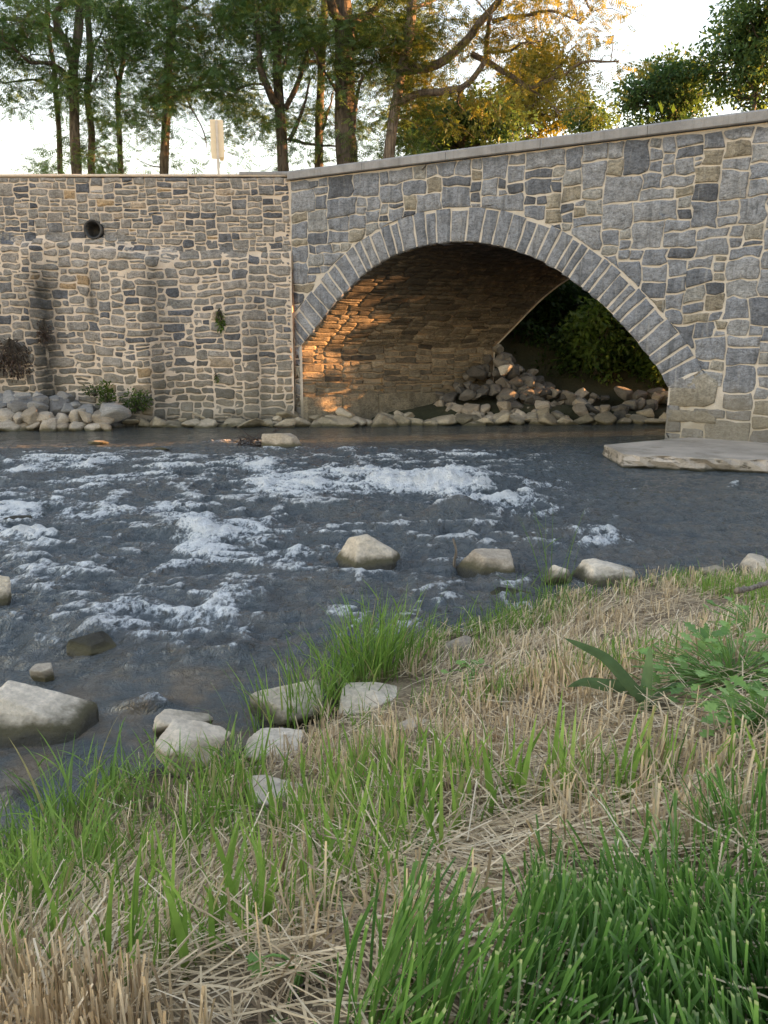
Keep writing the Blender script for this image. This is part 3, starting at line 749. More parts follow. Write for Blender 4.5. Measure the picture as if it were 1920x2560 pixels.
fo = m.math('MULTIPLY', m.range(fl, .80, 1.22), m.range(m.attr('foam'), .03, .22))
cr_ = m.math('ADD', m.attr('crest'), m.math('ADD', m.math('MULTIPLY', m.math('SUBTRACT', nC, .5), 1.5), m.math('MULTIPLY', nB, .30)))
fo = m.math('MAXIMUM', fo, m.math('MULTIPLY', m.math('MULTIPLY', m.range(cr_, .64, 1.18), m.range(m.attr('crest'), .05, .4)), .75))
rg_ = m.math('ADD', m.math('MULTIPLY', m.attr('rough'), 1.0), .10)
bmp = m.bump(m.math('MULTIPLY', m.math('ADD', nr, m.math('ADD', m.math('MULTIPLY', nC, .30), m.math('MULTIPLY', nB, .30))), rg_), 1.0, .20)
c = m.mix(m.math('MULTIPLY', m.math('MULTIPLY', m.attr('rough'), m.range(m.math('ADD', nB, m.math('MULTIPLY', nC, .8)), .35, 1.2)), .36), c, (.30, .36, .42))
pr = m.n('BsdfPrincipled', {'Base Color': c, 'Roughness': .05, 'IOR': 1.42, 'Specular IOR Level': .7, 'Normal': bmp})
pf = m.n('BsdfPrincipled', {'Base Color': m.mix(m.range(m.math('MAXIMUM', fl, m.math('ADD', cr_, .22)), .75, 1.4), (.38, .44, .50), (.90, .91, .92)), 'Roughness': .55, 'Normal': m.bump(m.math('ADD', nC, m.math('MULTIPLY', nB, .4)), 1.0, .08)})
mx = m.n('MixShader', {0: fo, 1: pr.outputs[0], 2: pf.outputs[0]}); m.t.links.new(mx.outputs[0], m.out.inputs[0])
tag(mb.build('stream_water', m.m), kind='structure')
# ------------------------------------------------------------------ rocks
def rock_mat(name, stops, wet=.05, wetc=(.03, .028, .02), alg=(.09, .08, .045)):
    m = NT(name); p = m.pos(); oi = m.n('ObjectInfo').outputs['Random']
    n1 = m.noise(p, 4, 5, .65); n2 = m.noise(p, 40, 5, .72); n3 = m.noise(m.mapped(p, (5, 5, 16)), 2, 4, .6)
    c = m.ramp(m.math('ADD', m.math('MULTIPLY', n1, .55), m.math('MULTIPLY', oi, .5)), stops)
    c = m.scale(c, m.range(n2, .2, .8, .74, 1.26)); c = m.scale(c, m.range(n3, .3, .7, .88, 1.12))
    z = m.n('SeparateXYZ', {0: p}).outputs[2]; zn = m.math('ADD', z, m.math('MULTIPLY', m.math('SUBTRACT', n1, .5), .16))
    c = m.mix(m.range(zn, wet+.10, wet+.03), c, alg); c = m.mix(m.range(zn, wet+.03, wet-.02), c, wetc)
    m.principled(Base_Color=c, Roughness=m.range(zn, wet-.02, wet+.05, .3, .88), Normal=m.bump(m.math('ADD', m.math('ADD', n1, n2), n3), .8, .02), **{'Specular_IOR_Level': .35})
    return m.m
M_tan = rock_mat('tan river limestone', [(.25, (.38, .315, .245)), (.5, (.60, .51, .40)), (.8, (.72, .63, .515))])
M_grey = rock_mat('grey quarry stone', [(.25, (.125, .122, .122)), (.5, (.22, .215, .21)), (.8, (.36, .345, .325))], wet=-.05)
M_rip = rock_mat('tan riprap stone', [(.25, (.26, .22, .17)), (.5, (.36, .31, .25)), (.8, (.48, .42, .35))], wet=.0)
M_dark = rock_mat('dark rubble stone', [(.25, (.06, .058, .057)), (.5, (.12, .113, .104)), (.8, (.23, .212, .185))], wet=-.02)
M_wet = rock_mat('wet mossy stone', [(.25, (.02, .021, .018)), (.8, (.05, .045, .035))], wet=.0)
M_ledge = rock_mat('waterside ledge stone', [(.25, (.20, .175, .125)), (.5, (.33, .285, .21)), (.8, (.46, .40, .31))], wet=.0)
def ico(sub):
    b = bmesh.new(); bmesh.ops.create_icosphere(b, subdivisions=sub, radius=1)
    V = np.array([v.co[:] for v in b.verts]); f = np.array([[v.index for v in q.verts] for q in b.faces]); b.free(); return V, f
ICO = {k: ico(k) for k in (3, 4, 5)}
def rock_geo(seed, sub=4, planes=11, rough=.05, sharp=16, flat=0.0, cut=None):
    r = np.random.default_rng(seed); V, f = ICO[sub]
    N = r.normal(size=(planes, 3)); N /= np.linalg.norm(N, axis=1)[:, None]
    N = np.vstack([N, [[0, 0, 1], [0, 0, -1]]])+np.append(np.zeros((planes, 3)), r.normal(size=(2, 3))*.2, 0)
    N /= np.linalg.norm(N, axis=1)[:, None]; d = r.uniform(.55, .95, planes+2)
    if flat: d[-2] = flat
    if cut is not None:
        q = np.array(cut, float); N = q[:, :3]/np.linalg.norm(q[:, :3], axis=1)[:, None]; d = q[:, 3]
    c = V@N.T; t = np.where(c > .05, d/np.maximum(c, .05), 9.0)
    s = -np.log(np.exp(-t*sharp).sum(1))/sharp
    s = np.minimum(s, 1.35)
    P = V*s[:, None]
    P += V*(rough*fbm(V[:, 0]*2.2+seed, V[:, 1]*2.2, V[:, 2]*2.2, 4, seed % 91)+rough*.5*fbm(V[:, 0]*7+seed, V[:, 1]*7, V[:, 2]*7, 3, seed % 57))[:, None]
    P -= (P.max(0)+P.min(0))/2; P /= (P.max(0)-P.min(0))/2
    return P, f
ROCKS = []
def boulder(px, x0, x1, ytop, ybase, label, mat, seed, sub=5, deep=.8, sink=.25, rotz=0, planes=11, name='boulder', z=0.0, group=None, flat=0.0, sharp=55, hm=1.0, cut=None):
    """river rock from its outline in the photograph: foot on the water, real width and height there"""
    b = at_z((x0+x1)/2, ybase, z); dep = b[1]*CT-(z-H)*ST*-1 if False else b[1]*CT+(H-z)*ST
    w = (x1-x0)*dep/F
    hgt = max((ybase-ytop)*dep/F, .03)
    # part of the seen height is the top face's depth
    dpt = w*deep; hh = hm*max(hgt-dpt*.5*math.sin(math.atan2(H-z, b[1]))*.9, hgt*.5)
    P, f = rock_geo(seed, sub, planes, .04, sharp, flat, cut)
    c, s = math.cos(rotz), math.sin(rotz)
    S = np.array([w/2, dpt/2, hh*(1+sink)/2])
    Q = P*S; Q = np.stack([Q[:, 0]*c-Q[:, 1]*s, Q[:, 0]*s+Q[:, 1]*c, Q[:, 2]], 1)
    Q[:, 0] *= w/(Q[:, 0].max()-Q[:, 0].min())
    Q[:, 2] += hh-Q[:, 2].max()
    mb = MB(); mb.add(Q, f); o = mb.build(name, mat); o.location = (b[0], b[1]+dpt*.35, z)
    ROCKS.append((b[0], b[1]+dpt*.35, w/2, dpt/2))
    return tag(o, label, name.replace('_', ' ') if name != 'boulder' else 'rock', group)
B = boulder
B(0, 818, 1005, 1338, 1434, 'tan angular boulder with a peaked top, standing mid-stream left of the other blocky boulder', M_tan, 103, hm=1.15, cut=[(.35, -.8, .5, .62), (-.85, -.4, .42, .62), (.62, .1, .8, .66), (0, .9, .4, .7), (-.25, .1, 1, .80), (0, 0, -1, .7), (.9, -.2, .1, .85), (-.6, .7, .3, .8)])
B(0, 1140, 1306, 1370, 1450, 'flat topped tan boulder with a dark wet base, beside an upright dead stick', M_tan, 211, cut=[(.1, -.9, .25, .62), (-.8, -.5, .45, .66), (.9, -.1, .2, .8), (0, .9, .3, .7), (.08, -.12, 1, .60), (0, 0, -1, .7), (.5, -.7, .5, .8), (-.5, .7, .4, .8)])
B(0, 1360, 1446, 1412, 1472, 'small rounded tan boulder touching a long pale boulder behind the stubble', M_tan, 305, deep=.7)
B(0, 1448, 1618, 1402, 1478, 'long pale boulder sloping down to the right at the stream edge', M_tan, 412, hm=1.1, cut=[(.1, -.85, .45, .55), (-.9, -.2, .3, .8), (.35, .0, .9, .55), (0, .9, .3, .7), (-.35, -.1, .95, .78), (0, 0, -1, .7), (.95, -.2, .2, .95), (.4, -.6, .6, .66)])
B(0, 1757, 1848, 1410, 1462, 'pointed grey-tan rock at the water edge near the right side', M_ledge, 517, planes=7)
B(0, 1850, 1990, 1390, 1470, 'tan rock cut by the right edge of the photo at the water line', M_tan, 618)
B(0, 650, 760, 1080, 1126, 'pale boulder with dead twigs caught on its left, out in the stream below the wall', M_tan, 719, deep=.6, rotz=.2)
B(0, -70, 205, 1702, 1840, 'big flat pale boulder at the left edge with a wet dark rim', M_tan, 821, deep=.9, sink=.9, hm=1.15, z=.05, sharp=30, cut=[(.42, -.12, 1, .52), (.1, -.8, .55, .66), (.9, -.2, .5, .92), (0, .9, .5, .7), (0, 0, -1, .7), (-.9, 0, .2, .95), (.5, -.7, .5, .82)])
B(0, -45, 22, 1428, 1525, 'upright tan boulder cut by the left edge of the photo', M_tan, 923)
B(0, 72, 135, 1655, 1715, 'small brown jagged rock just behind the big flat boulder', M_rip, 1024, planes=7)
B(0, 362, 560, 1818, 1955, 'rounded cream boulder with fine cracks at the bank, grass in front of it', M_tan, 1125, deep=.8, z=.10, hm=1.25)
B(0, 385, 520, 1780, 1845, 'low cream rock just behind the rounded cracked boulder', M_tan, 1226, z=.05, hm=1.3)
B(0, 602, 755, 1822, 1925, 'cream wedge shaped rock right of the rounded cracked boulder', M_tan, 1327, planes=8, z=.10, hm=1.0, sharp=42)
B(0, 612, 810, 1718, 1800, 'low pale rock under overhanging grass at the bank edge', M_tan, 1428, deep=.9, flat=.5, z=.06, hm=1.0, sharp=42)
B(0, 845, 1030, 1704, 1790, 'long pale rock behind the tall grass tuft on the bank', M_tan, 1529, deep=.8, flat=.6, z=.10, hm=1.0, sharp=42)
B(0, 1100, 1182, 1588, 1660, 'pale upright rock at the right foot of the tallest grass tuft', M_tan, 1630, z=.05)
B(0, 985, 1085, 1800, 1858, 'pale flat stone sunk in the straw right of the long pale rock', M_tan, 1731, z=.28, hm=1.4)
B(0, 605, 795, 1960, 2045, 'smooth whitish flat stone lying in the stubble', M_tan, 1832, z=.27, flat=.45, hm=1.0, sharp=42)
B(0, 1212, 1335, 1464, 1512, 'dark wet rock with a pale dry tip in front of the flat topped boulder', M_wet, 1933, deep=.8)
B(0, 1466, 1538, 1474, 1512, 'small tan rock below the long pale boulder', M_tan, 2034, z=.03)
B(0, 1545, 1612, 1478, 1506, 'small rock half hidden in grass below the long pale boulder', M_ledge, 2035, z=.03)
B(0, 160, 285, 1566, 1640, 'dark wet rock with the stream pouring over it, left part of the stream', M_wet, 2135, deep=.9, hm=.75)
B(0, -30, 72, 1288, 1316, 'flat dark rock at the left edge with foam below it', M_wet, 2236, deep=.6)
B(0, 215, 270, 1100, 1113, 'thin flat slab barely above the calm water by the left wall', M_ledge, 2438, deep=.7)
B(0, 375, 420, 1118, 1128, 'small dark stone awash below the retaining wall', M_wet, 2439, deep=.7)
# libraries of rubble shapes, shared by the heaps
LIB = []
for k in range(16):
    mb = MB(); P, f = rock_geo(4000+k*37, 4, 7+k % 4, .035, 48); mb.add(P, f); LIB.append(mb)
LIBM = {}
def rubble(x, y, z, s, mat, label, group, r, name='rock', flat=1.0, kid=None):
    k = int(r.integers(16)) if kid is None else kid
    key = (k, mat.name)
    if key not in LIBM: LIBM[key] = LIB[k].mesh('rock', mat)
    o = bpy.data.objects.new(name, LIBM[key]); COL.objects.link(o)
    o.location = (x, y, z); o.scale = (s*r.uniform(.85, 1.25), s*r.uniform(.75, 1.1), s*r.uniform(.55, .85)*flat)
    o.rotation_euler = (r.uniform(-.45, .45), r.uniform(-.45, .45), r.uniform(0, 6.28))
    return tag(o, label, 'rock', group)
rr = np.random.default_rng(11)
# riprap at the foot of the retaining wall (left edge of the picture)
for row, (yy, zz, n, x1, mt) in enumerate([(16.0, .05, 15, -5.75, M_rip), (16.2, .26, 14, -5.9, M_rip), (16.45, .43, 14, -6.1, M_grey), (16.65, .52, 13, -6.45, M_grey), (16.85, .62, 10, -6.9, M_grey), (16.95, .42, 12, -5.9, M_grey)]):
    for k in range(n):
        x = x1-k*.29+rr.uniform(-.08, .08)
        if x < -10.2: break
        drop = .45*sstep(-6.9, -5.8, x)*(zz > .3)
        rubble(x, yy+rr.uniform(-.1, .1), zz-drop+rr.uniform(-.05, .05), rr.uniform(.16, .27), mt,
               'tan block among the lower stones of the riprap heap at the wall foot, left edge' if mt is M_rip else 'grey block among the upper stones of the riprap heap at the wall foot, left edge',
               'riprap stones below the retaining wall', rr)
rubble(-5.75, 16.35, .35, .36, M_grey, 'largest grey block, at the right end of the riprap heap beside the green weeds', 'riprap stones below the retaining wall', rr, kid=3)
# ledge of flat stones along the foot of wall and abutment
x = -5.5
while x < 6.6:
    s = rr.uniform(.16, .34)
    yb = 17.0 if x < -1.9 else 17.0+.10*(x+1.9)
    yb = min(yb, 17.7)
    rubble(x, yb-.15+rr.uniform(-.12, .1), .03+rr.uniform(-.05, .07), s, M_ledge, 'low flat ledge stone along the water line under the wall and arch', 'ledge stones at the foot of wall and arch', rr, flat=rr.uniform(.4, .8))
    if rr.random() < .6:
        rubble(x+rr.uniform(-.1, .1), yb+.18, .12+rr.uniform(-.03, .08), s*rr.uniform(.6, .9), M_ledge, 'low flat ledge stone along the water line under the wall and arch', 'ledge stones at the foot of wall and arch', rr, flat=.8)
    x += s*rr.uniform(1.0, 1.5)
# rubble heap spilling out of the far end of the arch
hc = np.array([2.9, 19.3])
n = 0
while n < 165:
    a = rr.uniform(0, 6.28); q = math.sqrt(rr.random())
    x = hc[0]+2.6*q*math.cos(a); y = hc[1]+1.6*q*math.sin(a)
    if y > 19.9 or y < 17.6: continue
    # keep clear of the abutment wall
    if (y-A0[1])*ax[0]-(x-A0[0])*ax[1] > -.25 and x < 2.7: continue
    top = max(0, 1.75*(1-math.hypot((x-2.75)/2.4, (y-19.9)/2.3)))
    z = top+rr.uniform(-.12, .06); 
    sz = rr.uniform(.09, .23)
    rubble(x, y, z, sz, M_dark if z > .35 else M_rip, 'grey angular block of the rubble heap beyond the arch' if z > .35 else 'tan block at the foot of the rubble heap beyond the arch', 'rubble heap beyond the arch', rr); n += 1
pz = at_y(1265, 925, 18.35)
rubble(pz[0], pz[1], pz[2], .17, rock_mat('whitish block', [(.2, (.5, .48, .44)), (.8, (.62, .6, .56))], wet=-1), 'whitish block standing out on the rubble heap beyond the arch', 'rubble heap beyond the arch', rr, kid=5)
pz = at_y(1335, 1010, 18.1)
rubble(pz[0], pz[1]+.75, pz[2]-.1, .34, M_dark, 'biggest dark slab leaning low on the rubble heap beyond the arch', 'rubble heap beyond the arch', rr, kid=8)
for k in range(46):
    x = rr.uniform(3.4, 7.4); y = 17.75+.05*(x-3)+rr.uniform(0, 1.1)
    rubble(x, y, .05+.42*(y-17.7)+rr.uniform(-.05, .05), rr.uniform(.10, .24), M_dark if rr.random() < .72 else M_rip, 'block of the stone-littered bank under the bushes beyond the arch', 'stones on the bank beyond the arch', rr)
# ================================================================== TREES AND SHRUBS
M_bark = bark_mat('grey brown bark', (.055, .045, .036), (.17, .145, .12))
M_bark2 = bark_mat('dark furrowed bark', (.03, .026, .022), (.105, .09, .075), (7, 7, 1.2), 1.3)
M_locust = leaf_mat('locust leaflets', [(0, (.055, .115, .055)), (.5, (.12, .20, .08)), (.88, (.17, .235, .08)), (1, (.26, .20, .04))], .5)
M_gold = leaf_mat('yellow green leaflets', [(0, (.035, .068, .026)), (.35, (.085, .115, .03)), (.65, (.16, .15, .034)), (1, (.25, .225, .05))], .5)
M_broad = leaf_mat('broad dark leaves', [(0, (.035, .08, .04)), (.6, (.075, .14, .062)), (1, (.125, .185, .06))], .5)
M_bush = leaf_mat('shrub leaves', [(0, (.018, .042, .014)), (.6, (.055, .105, .026)), (1, (.14, .21, .05))], .5)
def frames(dirs, roll):
    d = dirs/(np.linalg.norm(dirs, axis=1)[:, None]+1e-9)
    up = np.where(np.abs(d[:, 2:3]) > .95, np.array([[1., 0, 0]]), np.array([[0, 0, 1.]]))
    s = np.cross(up, d); s /= np.linalg.norm(s, axis=1)[:, None]+1e-9; u = np.cross(d, s)
    c, si = np.cos(roll)[:, None], np.sin(roll)[:, None]
    return d, s*c+u*si, u*c-s*si
def scatter(mb, tmpl, tf, pos, dirs, roll, size, tint):
    d, s, u = frames(dirs, roll); n = len(pos); k = len(tmpl)
    V = pos[:, None]+size[:, None, None]*(tmpl[None, :, 0:1]*d[:, None]+tmpl[None, :, 1:2]*s[:, None]+tmpl[None, :, 2:3]*u[:, None])
    f = (np.arange(n)[:, None, None]*k+tf[None]).reshape(-1, tf.shape[1])
    mb.add(V.reshape(-1, 3), f, tint=np.repeat(tint, k))
def frond_tmpl(pairs=5, ll=.26, lw=.10):
    V = []; f = []
    for i in range(pairs):
        x = .22+.72*i/(pairs-1)
        for sgn in (1, -1):
            a = math.radians(58); dx, dy = math.cos(a)*ll, math.sin(a)*ll*sgn
            nx, ny = -dy/ll*lw/2, dx/ll*lw/2; b = len(V); dz = -.03
            V += [(x, 0, 0), (x+dx*.5+nx, dy*.5+ny, dz), (x+dx, dy, dz*3), (x+dx*.5-nx, dy*.5-ny, dz)]; f.append((b, b+1, b+2, b+3))
    b = len(V); V += [(.94, 0, 0), (1.07, .05, -.02), (1.2, 0, -.05), (1.07, -.05, -.02)]; f.append((b, b+1, b+2, b+3))
    b = len(V); V += [(0, .012, 0), (0, -.012, 0), (.95, -.006, 0), (.95, .006, 0)]; f.append((b, b+1, b+2, b+3))
    return np.array(V), np.array(f)
FROND = frond_tmpl()
def leaf_tmpl(w=.62):
    return np.array([(0, 0, 0), (.30, w/2, .05), (.62, w*.38, .03), (1, 0, -.08), (.62, -w*.38, .03), (.30, -w/2, .05), (.35, 0, -.02)]), np.array([(0, 6, 1, 1), (6, 2, 1, 1)])
LEAF = (np.array([(0, 0, 0), (.36, .27, .06), (1, 0, -.06), (.36, -.27, .06)]), np.array([(0, 1, 2, 3)]))
class Tree:
    def __init__(s, name, label, depth, limbs, cat='tree', group=None, bark=None, leaf=None, seed=0):
        """limbs: list of (photo polyline, base radius px, tip radius px, end depth shift)"""
        s.name, s.label, s.cat, s.group, s.bark, s.leaf = name, label, cat, group, bark or M_bark, leaf or M_locust
        s.wood = MB(); s.nodes = []; s.nr = []; s.r = np.random.default_rng(seed+300); s.depth = depth; s.tips = []; s.tint0 = s.r.uniform(-.12, .12)
        for k, (pl, r0, r1, dd) in enumerate(limbs):
            P = []
            n = len(pl)
            for i, (x, y) in enumerate(pl):
                P.append(at_y(x, y, depth+dd*(i/(n-1))**1.2))
            P = np.array(P)
            if k == 0:
                base = P[0].copy(); base[2] = min(4.6, base[2]-.5)
                fl = P[0].copy(); P = np.vstack([base, P]); s.base = base
            m = max(8, int(np.linalg.norm(np.diff(P, axis=0), axis=1).sum()/.22))
            Q = smooth_path(P, m)
            sc = depth*1.02/F; R = np.linspace(r0, r1, m)*sc
            if k == 0: R[:4] *= np.array([1.5, 1.28, 1.12, 1.04])
            w = .25*np.linspace(r0, r1, m)*sc+.012
            if k: Q[1:] += np.cumsum(s.r.normal(size=(m-1, 3)), axis=0)*.016*np.array([1, 1.5, 1])
            tube(s.wood, Q, R, 10 if r0 > 8 else 7, lump=.16, seed=seed+k)
            s.nodes.append(Q[2:]); s.nr.append(R[2:])
    def arrays(s): return np.concatenate(s.nodes), np.concatenate(s.nr)
    def branch(s, tgt, rmax=.035, thin=True):
        N, R = s.arrays(); d = N-tgt
        dist = np.linalg.norm(d, axis=1)+np.where(N[:, 2] > tgt[2]+.2, .45*(N[:, 2]-tgt[2]), 0)
        k = int(np.argmin(dist)); p0 = N[k]; L = np.linalg.norm(tgt-p0)
        if L < .15: s.tips.append((tgt, tgt-p0+np.array([0, 0, -.05]))); return
        m = max(4, int(L/.18)); t = np.linspace(0, 1, m)[:, None]
        sag = np.array([0, 0, 1])*L*.16
        Q = p0+(tgt-p0)*t+sag*np.sin(math.pi*t)*s.r.uniform(-.3, 1.1)
        Q[1:] += np.cumsum(s.r.normal(size=(m-1, 3)), axis=0)*.030
        r0 = min(R[k]*.7, rmax, .010+.012*L)
        rr_ = np.linspace(r0, .006, m)
        tube(s.wood, Q, rr_, 5, cap=False)
        s.nodes.append(Q[1:]); s.nr.append(rr_[1:]); s.tips.append((Q[-1], Q[-1]-Q[-2]))
        if m > 6:
            for j in range(3, m-1, 3): s.tips.append((Q[j], s.r.normal(size=3)))
    def finish(s, fronds=13, spread=.38, size=(.20, .34), tmpl=FROND, droop=.35, tint=(.2, .7), yellow=None, goldx=None):
        root = empty(s.name, s.base, s.label, s.cat, s.group)
        s.wood.build('trunk', s.bark, root)
        if s.tips:
            T = np.array([t[0] for t in s.tips]); D = np.array([t[1] for t in s.tips]); D /= np.linalg.norm(D, axis=1)[:, None]+1e-9
            n = len(T); idx = np.repeat(np.arange(n), np.maximum(2, s.r.poisson(fronds, n)))
            off = s.r.normal(size=(len(idx), 3)); off *= (spread*s.r.random(len(idx))**.6/np.linalg.norm(off, axis=1))[:, None]
            off[:, 2] *= .6
            pos = T[idx]+off+D[idx]*.1
            dr = off/(np.linalg.norm(off, axis=1)[:, None]+1e-6)+.5*D[idx]+s.r.normal(size=(len(idx), 3))*.4; dr[:, 2] = dr[:, 2]*.5-droop
            ti = np.clip(s.r.uniform(*tint, len(idx))+s.tint0+.15*s.r.normal(size=n)[idx], 0, .93)
            if goldx: ti = np.clip(ti+.55*sstep(*goldx, project(pos)[0]), 0, 1)  # sunlit gold of the right-hand limbs painted into the leaf tint
            if yellow is not None: ti = np.where(yellow(pos), s.r.uniform(.9, 1, len(idx)), ti)
            c = MB(); scatter(c, tmpl[0], tmpl[1], pos, dr, s.r.uniform(-.7, .7, len(idx)), s.r.uniform(*size, len(idx)), ti)
            c.build('crown', s.leaf, root)
        return root
z = lambda pts: [(x*.5787, y*.5787) for x, y in pts]
zr = lambda pts: [(960+x*.5787, y*.5787) for x, y in pts]
up = lambda x0, x1: [(x0, -250), (x1, -520)]
RG = 'trees in a row behind the retaining wall'
trees = []
trees.append(Tree('locust_tree', 'slender grey tree standing just left of the orange lit trunk', 23.5, [
    (z([(262, 760), (255, 560), (238, 380), (235, 300), (210, 150), (205, 0)])+up(112, 100), 7, 3, .5),
    (z([(238, 390), (190, 355), (110, 340), (20, 350)]), 3.5, 1.2, -1), (z([(210, 150), (150, 60), (60, 10)]), 3, 1, .8)], group=RG, seed=1))
trees.append(Tree('locust_tree', 'tall tree whose lower trunk glows orange, with a knot hole near the wall', 22, [
    (z([(332, 770), (324, 600), (318, 400), (318, 290), (338, 150), (348, 0)])+up(215, 225), 13, 6, .4),
    (z([(318, 300), (300, 215), (260, 150), (240, 80), (270, 25), (300, -10)])+[(190, -160)], 9, 4, -.6),
    (z([(300, 345), (250, 288), (190, 272), (140, 270), (90, 215), (40, 170)]), 6, 1.5, -1.5), (z([(262, 155), (205, 115), (130, 88), (60, 70), (0, 78)])+[(-60, 30)], 6.5, 2, -.8),
    (z([(290, 190), (288, 120)]), 4, 2.5, .2), (z([(140, 270), (130, 240), (215, 235), (280, 255)]), 2, 1, .5)], group=RG, seed=2))
trees.append(Tree('locust_tree', 'crooked tree just right of the orange lit trunk', 22.6, [
    (z([(397, 765), (395, 560), (378, 420), (382, 350), (390, 230), (378, 0)])+up(215, 240), 9, 4.5, .6),
    (z([(385, 340), (410, 220), (450, 120), (500, 60)]), 3.5, 1.2, .8), (z([(380, 350), (330, 350), (305, 375)]), 4, 2, -.3), (z([(378, 420), (440, 300), (450, 220)]), 2, .8, -.8)], group=RG, seed=3))
trees.append(Tree('locust_tree', 'thin tree forking left above the wall, left of the tree with a long side limb', 23.2, [
    (z([(522, 765), (515, 540), (508, 420), (517, 340), (535, 230), (520, 80)])+up(305, 310), 7, 3.5, .4),
    (z([(508, 345), (490, 290), (480, 240), (440, 160)]), 4, 1.5, -.6), (z([(535, 230), (600, 140), (640, 100)]), 2.5, 1, .6)], group=RG, seed=4))
trees.append(Tree('locust_tree', 'straight tree with a long limb reaching right, left of the road sign', 22.4, [
    (z([(708, 760), (715, 560), (727, 420), (725, 300), (742, 150), (748, 0)])+up(430, 440), 11, 6, .3),
    (z([(733, 445), (780, 400), (870, 370), (960, 360), (1020, 385), (1080, 360), (1140, 362)]), 6, 2, -1.0),
    (z([(740, 170), (690, 110), (640, 60)]), 4, 1.5, .8), (z([(800, 395), (830, 480), (870, 560), (890, 640)]), 2.5, .8, -.8), (z([(745, 60), (830, 10), (900, -60)]), 4, 1.5, -.5), (z([(930, 372), (1000, 430), (1010, 500)]), 2, .8, -.5)], group=RG, seed=5))
trees.append(Tree('locust_tree', 'dark trunked tree splitting into several stems, right of the road sign', 21.2, [
    (z([(1222, 730), (1215, 560), (1205, 450), (1197, 250), (1190, 100)])+[(690, -60)]+up(690, 700), 15, 5, .5),
    (z([(1205, 465), (1165, 400), (1140, 350), (1115, 270), (1100, 150)])+[(620, -40)], 9, 3, -.8), (z([(1235, 465), (1285, 350), (1325, 230), (1380, 130)]), 7, 2.5, .6),
    (z([(1248, 610), (1275, 530), (1310, 440), (1330, 330)]), 6, 2, -.8), (z([(1245, 600), (1310, 620), (1370, 632), (1450, 630)]), 4, 2, .6), (z([(1200, 370), (1240, 240), (1260, 120)]), 5, 2, .3)], group=RG, bark=M_bark2, seed=6))
trees.append(Tree('locust_tree', 'straight light brown trunk just left of the thickest trunk', 22.8, [
    (z([(1378, 710), (1380, 500), (1386, 350), (1392, 200), (1402, 60)])+up(815, 820), 11, 5, .4),
    (z([(1386, 270), (1330, 275), (1290, 310)]), 4.5, 1.5, -.5), (z([(1395, 560), (1420, 480), (1440, 400)]), 3.5, 1.5, .4), (z([(1395, 180), (1340, 80), (1300, 0)]), 4, 1.5, -.6)], group=RG, seed=7))
trees.append(Tree('locust_tree', 'thickest trunk of the row with deeply furrowed bark, behind the coping', 21, [
    (z([(1500, 700), (1490, 500), (1490, 300), (1488, 100)])+[(855, 0)]+up(850, 860), 27, 14, .3),
    (z([(1480, 110), (1450, 70), (1430, 10)])+[(800, -120)], 12, 6, -.8), (z([(1495, 120), (1550, 85), (1625, 50), (1660, 0)]), 12, 5, .8), (z([(1525, 560), (1545, 400), (1570, 330)]), 6, 3, -.5), (z([(1470, 430), (1400, 300), (1350, 200)]), 4, 1.5, -1.2), (z([(1500, 300), (1580, 260), (1640, 300)]), 4, 1.2, -1)], group=RG, bark=M_bark2, seed=8))
trees.append(Tree('locust_tree', 'big spreading tree whose long limbs reach right over the arch, golden at the tips', 20.2, leaf=M_gold, limbs=[
    (zr([(22, 670), (40, 530), (68, 350), (100, 200), (118, 60)])+[(1035, -60)]+up(1050, 1070), 14, 7, .3),
    (zr([(60, 300), (180, 285), (290, 235), (370, 150), (430, 75), (490, 5)])+[(1275, -60), (1310, -170)], 11, 5, -1.6),
    (zr([(75, 445), (110, 420), (160, 408), (250, 398), (340, 380), (400, 330), (440, 270)]), 9, 5, -.8),
    (zr([(440, 275), (445, 180), (455, 110), (462, 60)]), 6, 4, -1.4), (zr([(380, 235), (450, 262), (520, 310), (580, 352), (640, 380), (720, 352), (780, 335), (830, 290), (900, 272), (960, 278), (1020, 262)]), 7, 1.6, -2.2),
    (zr([(580, 360), (650, 390), (720, 430), (770, 470)]), 4, 1.5, -1.5), (zr([(470, 90), (560, 62), (640, 45), (740, 40), (830, 70)]), 5, 1.5, -2), (zr([(455, 225), (540, 210), (600, 170), (680, 145)]), 3.5, 1.2, -1.8),
    (zr([(650, 375), (760, 280), (800, 210)]), 2.5, 1, -1.2), (zr([(110, 40), (170, 10), (260, -20)]), 5, 2, .5), (zr([(500, 0), (640, -60), (820, -40), (900, 40)]), 6, 1.5, -1.8), (zr([(820, 300), (840, 340), (870, 420)]), 2, .7, -.4), (zr([(330, 390), (320, 450), (345, 500)]), 4, 1.5, .8)], group=RG, seed=9))
# foliage targets for the row, thinned where the sky shows through in the photograph
rt = np.random.default_rng(99)
def dens(x, y):
    b = np.interp(y, [-600, -60, 60, 150, 230, 300, 360, 430], [.28, .6, 1.0, .95, .72, .45, .30, .22])
    n = fbm(x/85, y/60, 0, 3, 140)
    b = b*np.clip(.75+2.0*n, 0, 1.6)
    if x < 60 and y > 330: b *= .15
    if 500 < x < 640 and 335 < y < 430: b *= .15
    if 600 < x < 690 and y > 330: b *= .45
    if x < 110 and 130 < y < 250: b *= .5
    if x > 960 and y > 190: b *= .5
    return b
cand = []
while len(cand) < 2300:
    x, y = rt.uniform(-260, 1040), rt.uniform(-420, 428)
    if y < -60 and rt.random() < .55: continue
    if rt.random() < dens(x, y): cand.append((x, y, rt.uniform(20.0, 24.6)))
cand = [at_y(*c) for c in cand]
ALLN = [t.arrays()[0] for t in trees]
ca = np.array(cand)
dd = np.array([[np.min(np.linalg.norm(N-c, axis=1)) for N in ALLN] for c in ca])
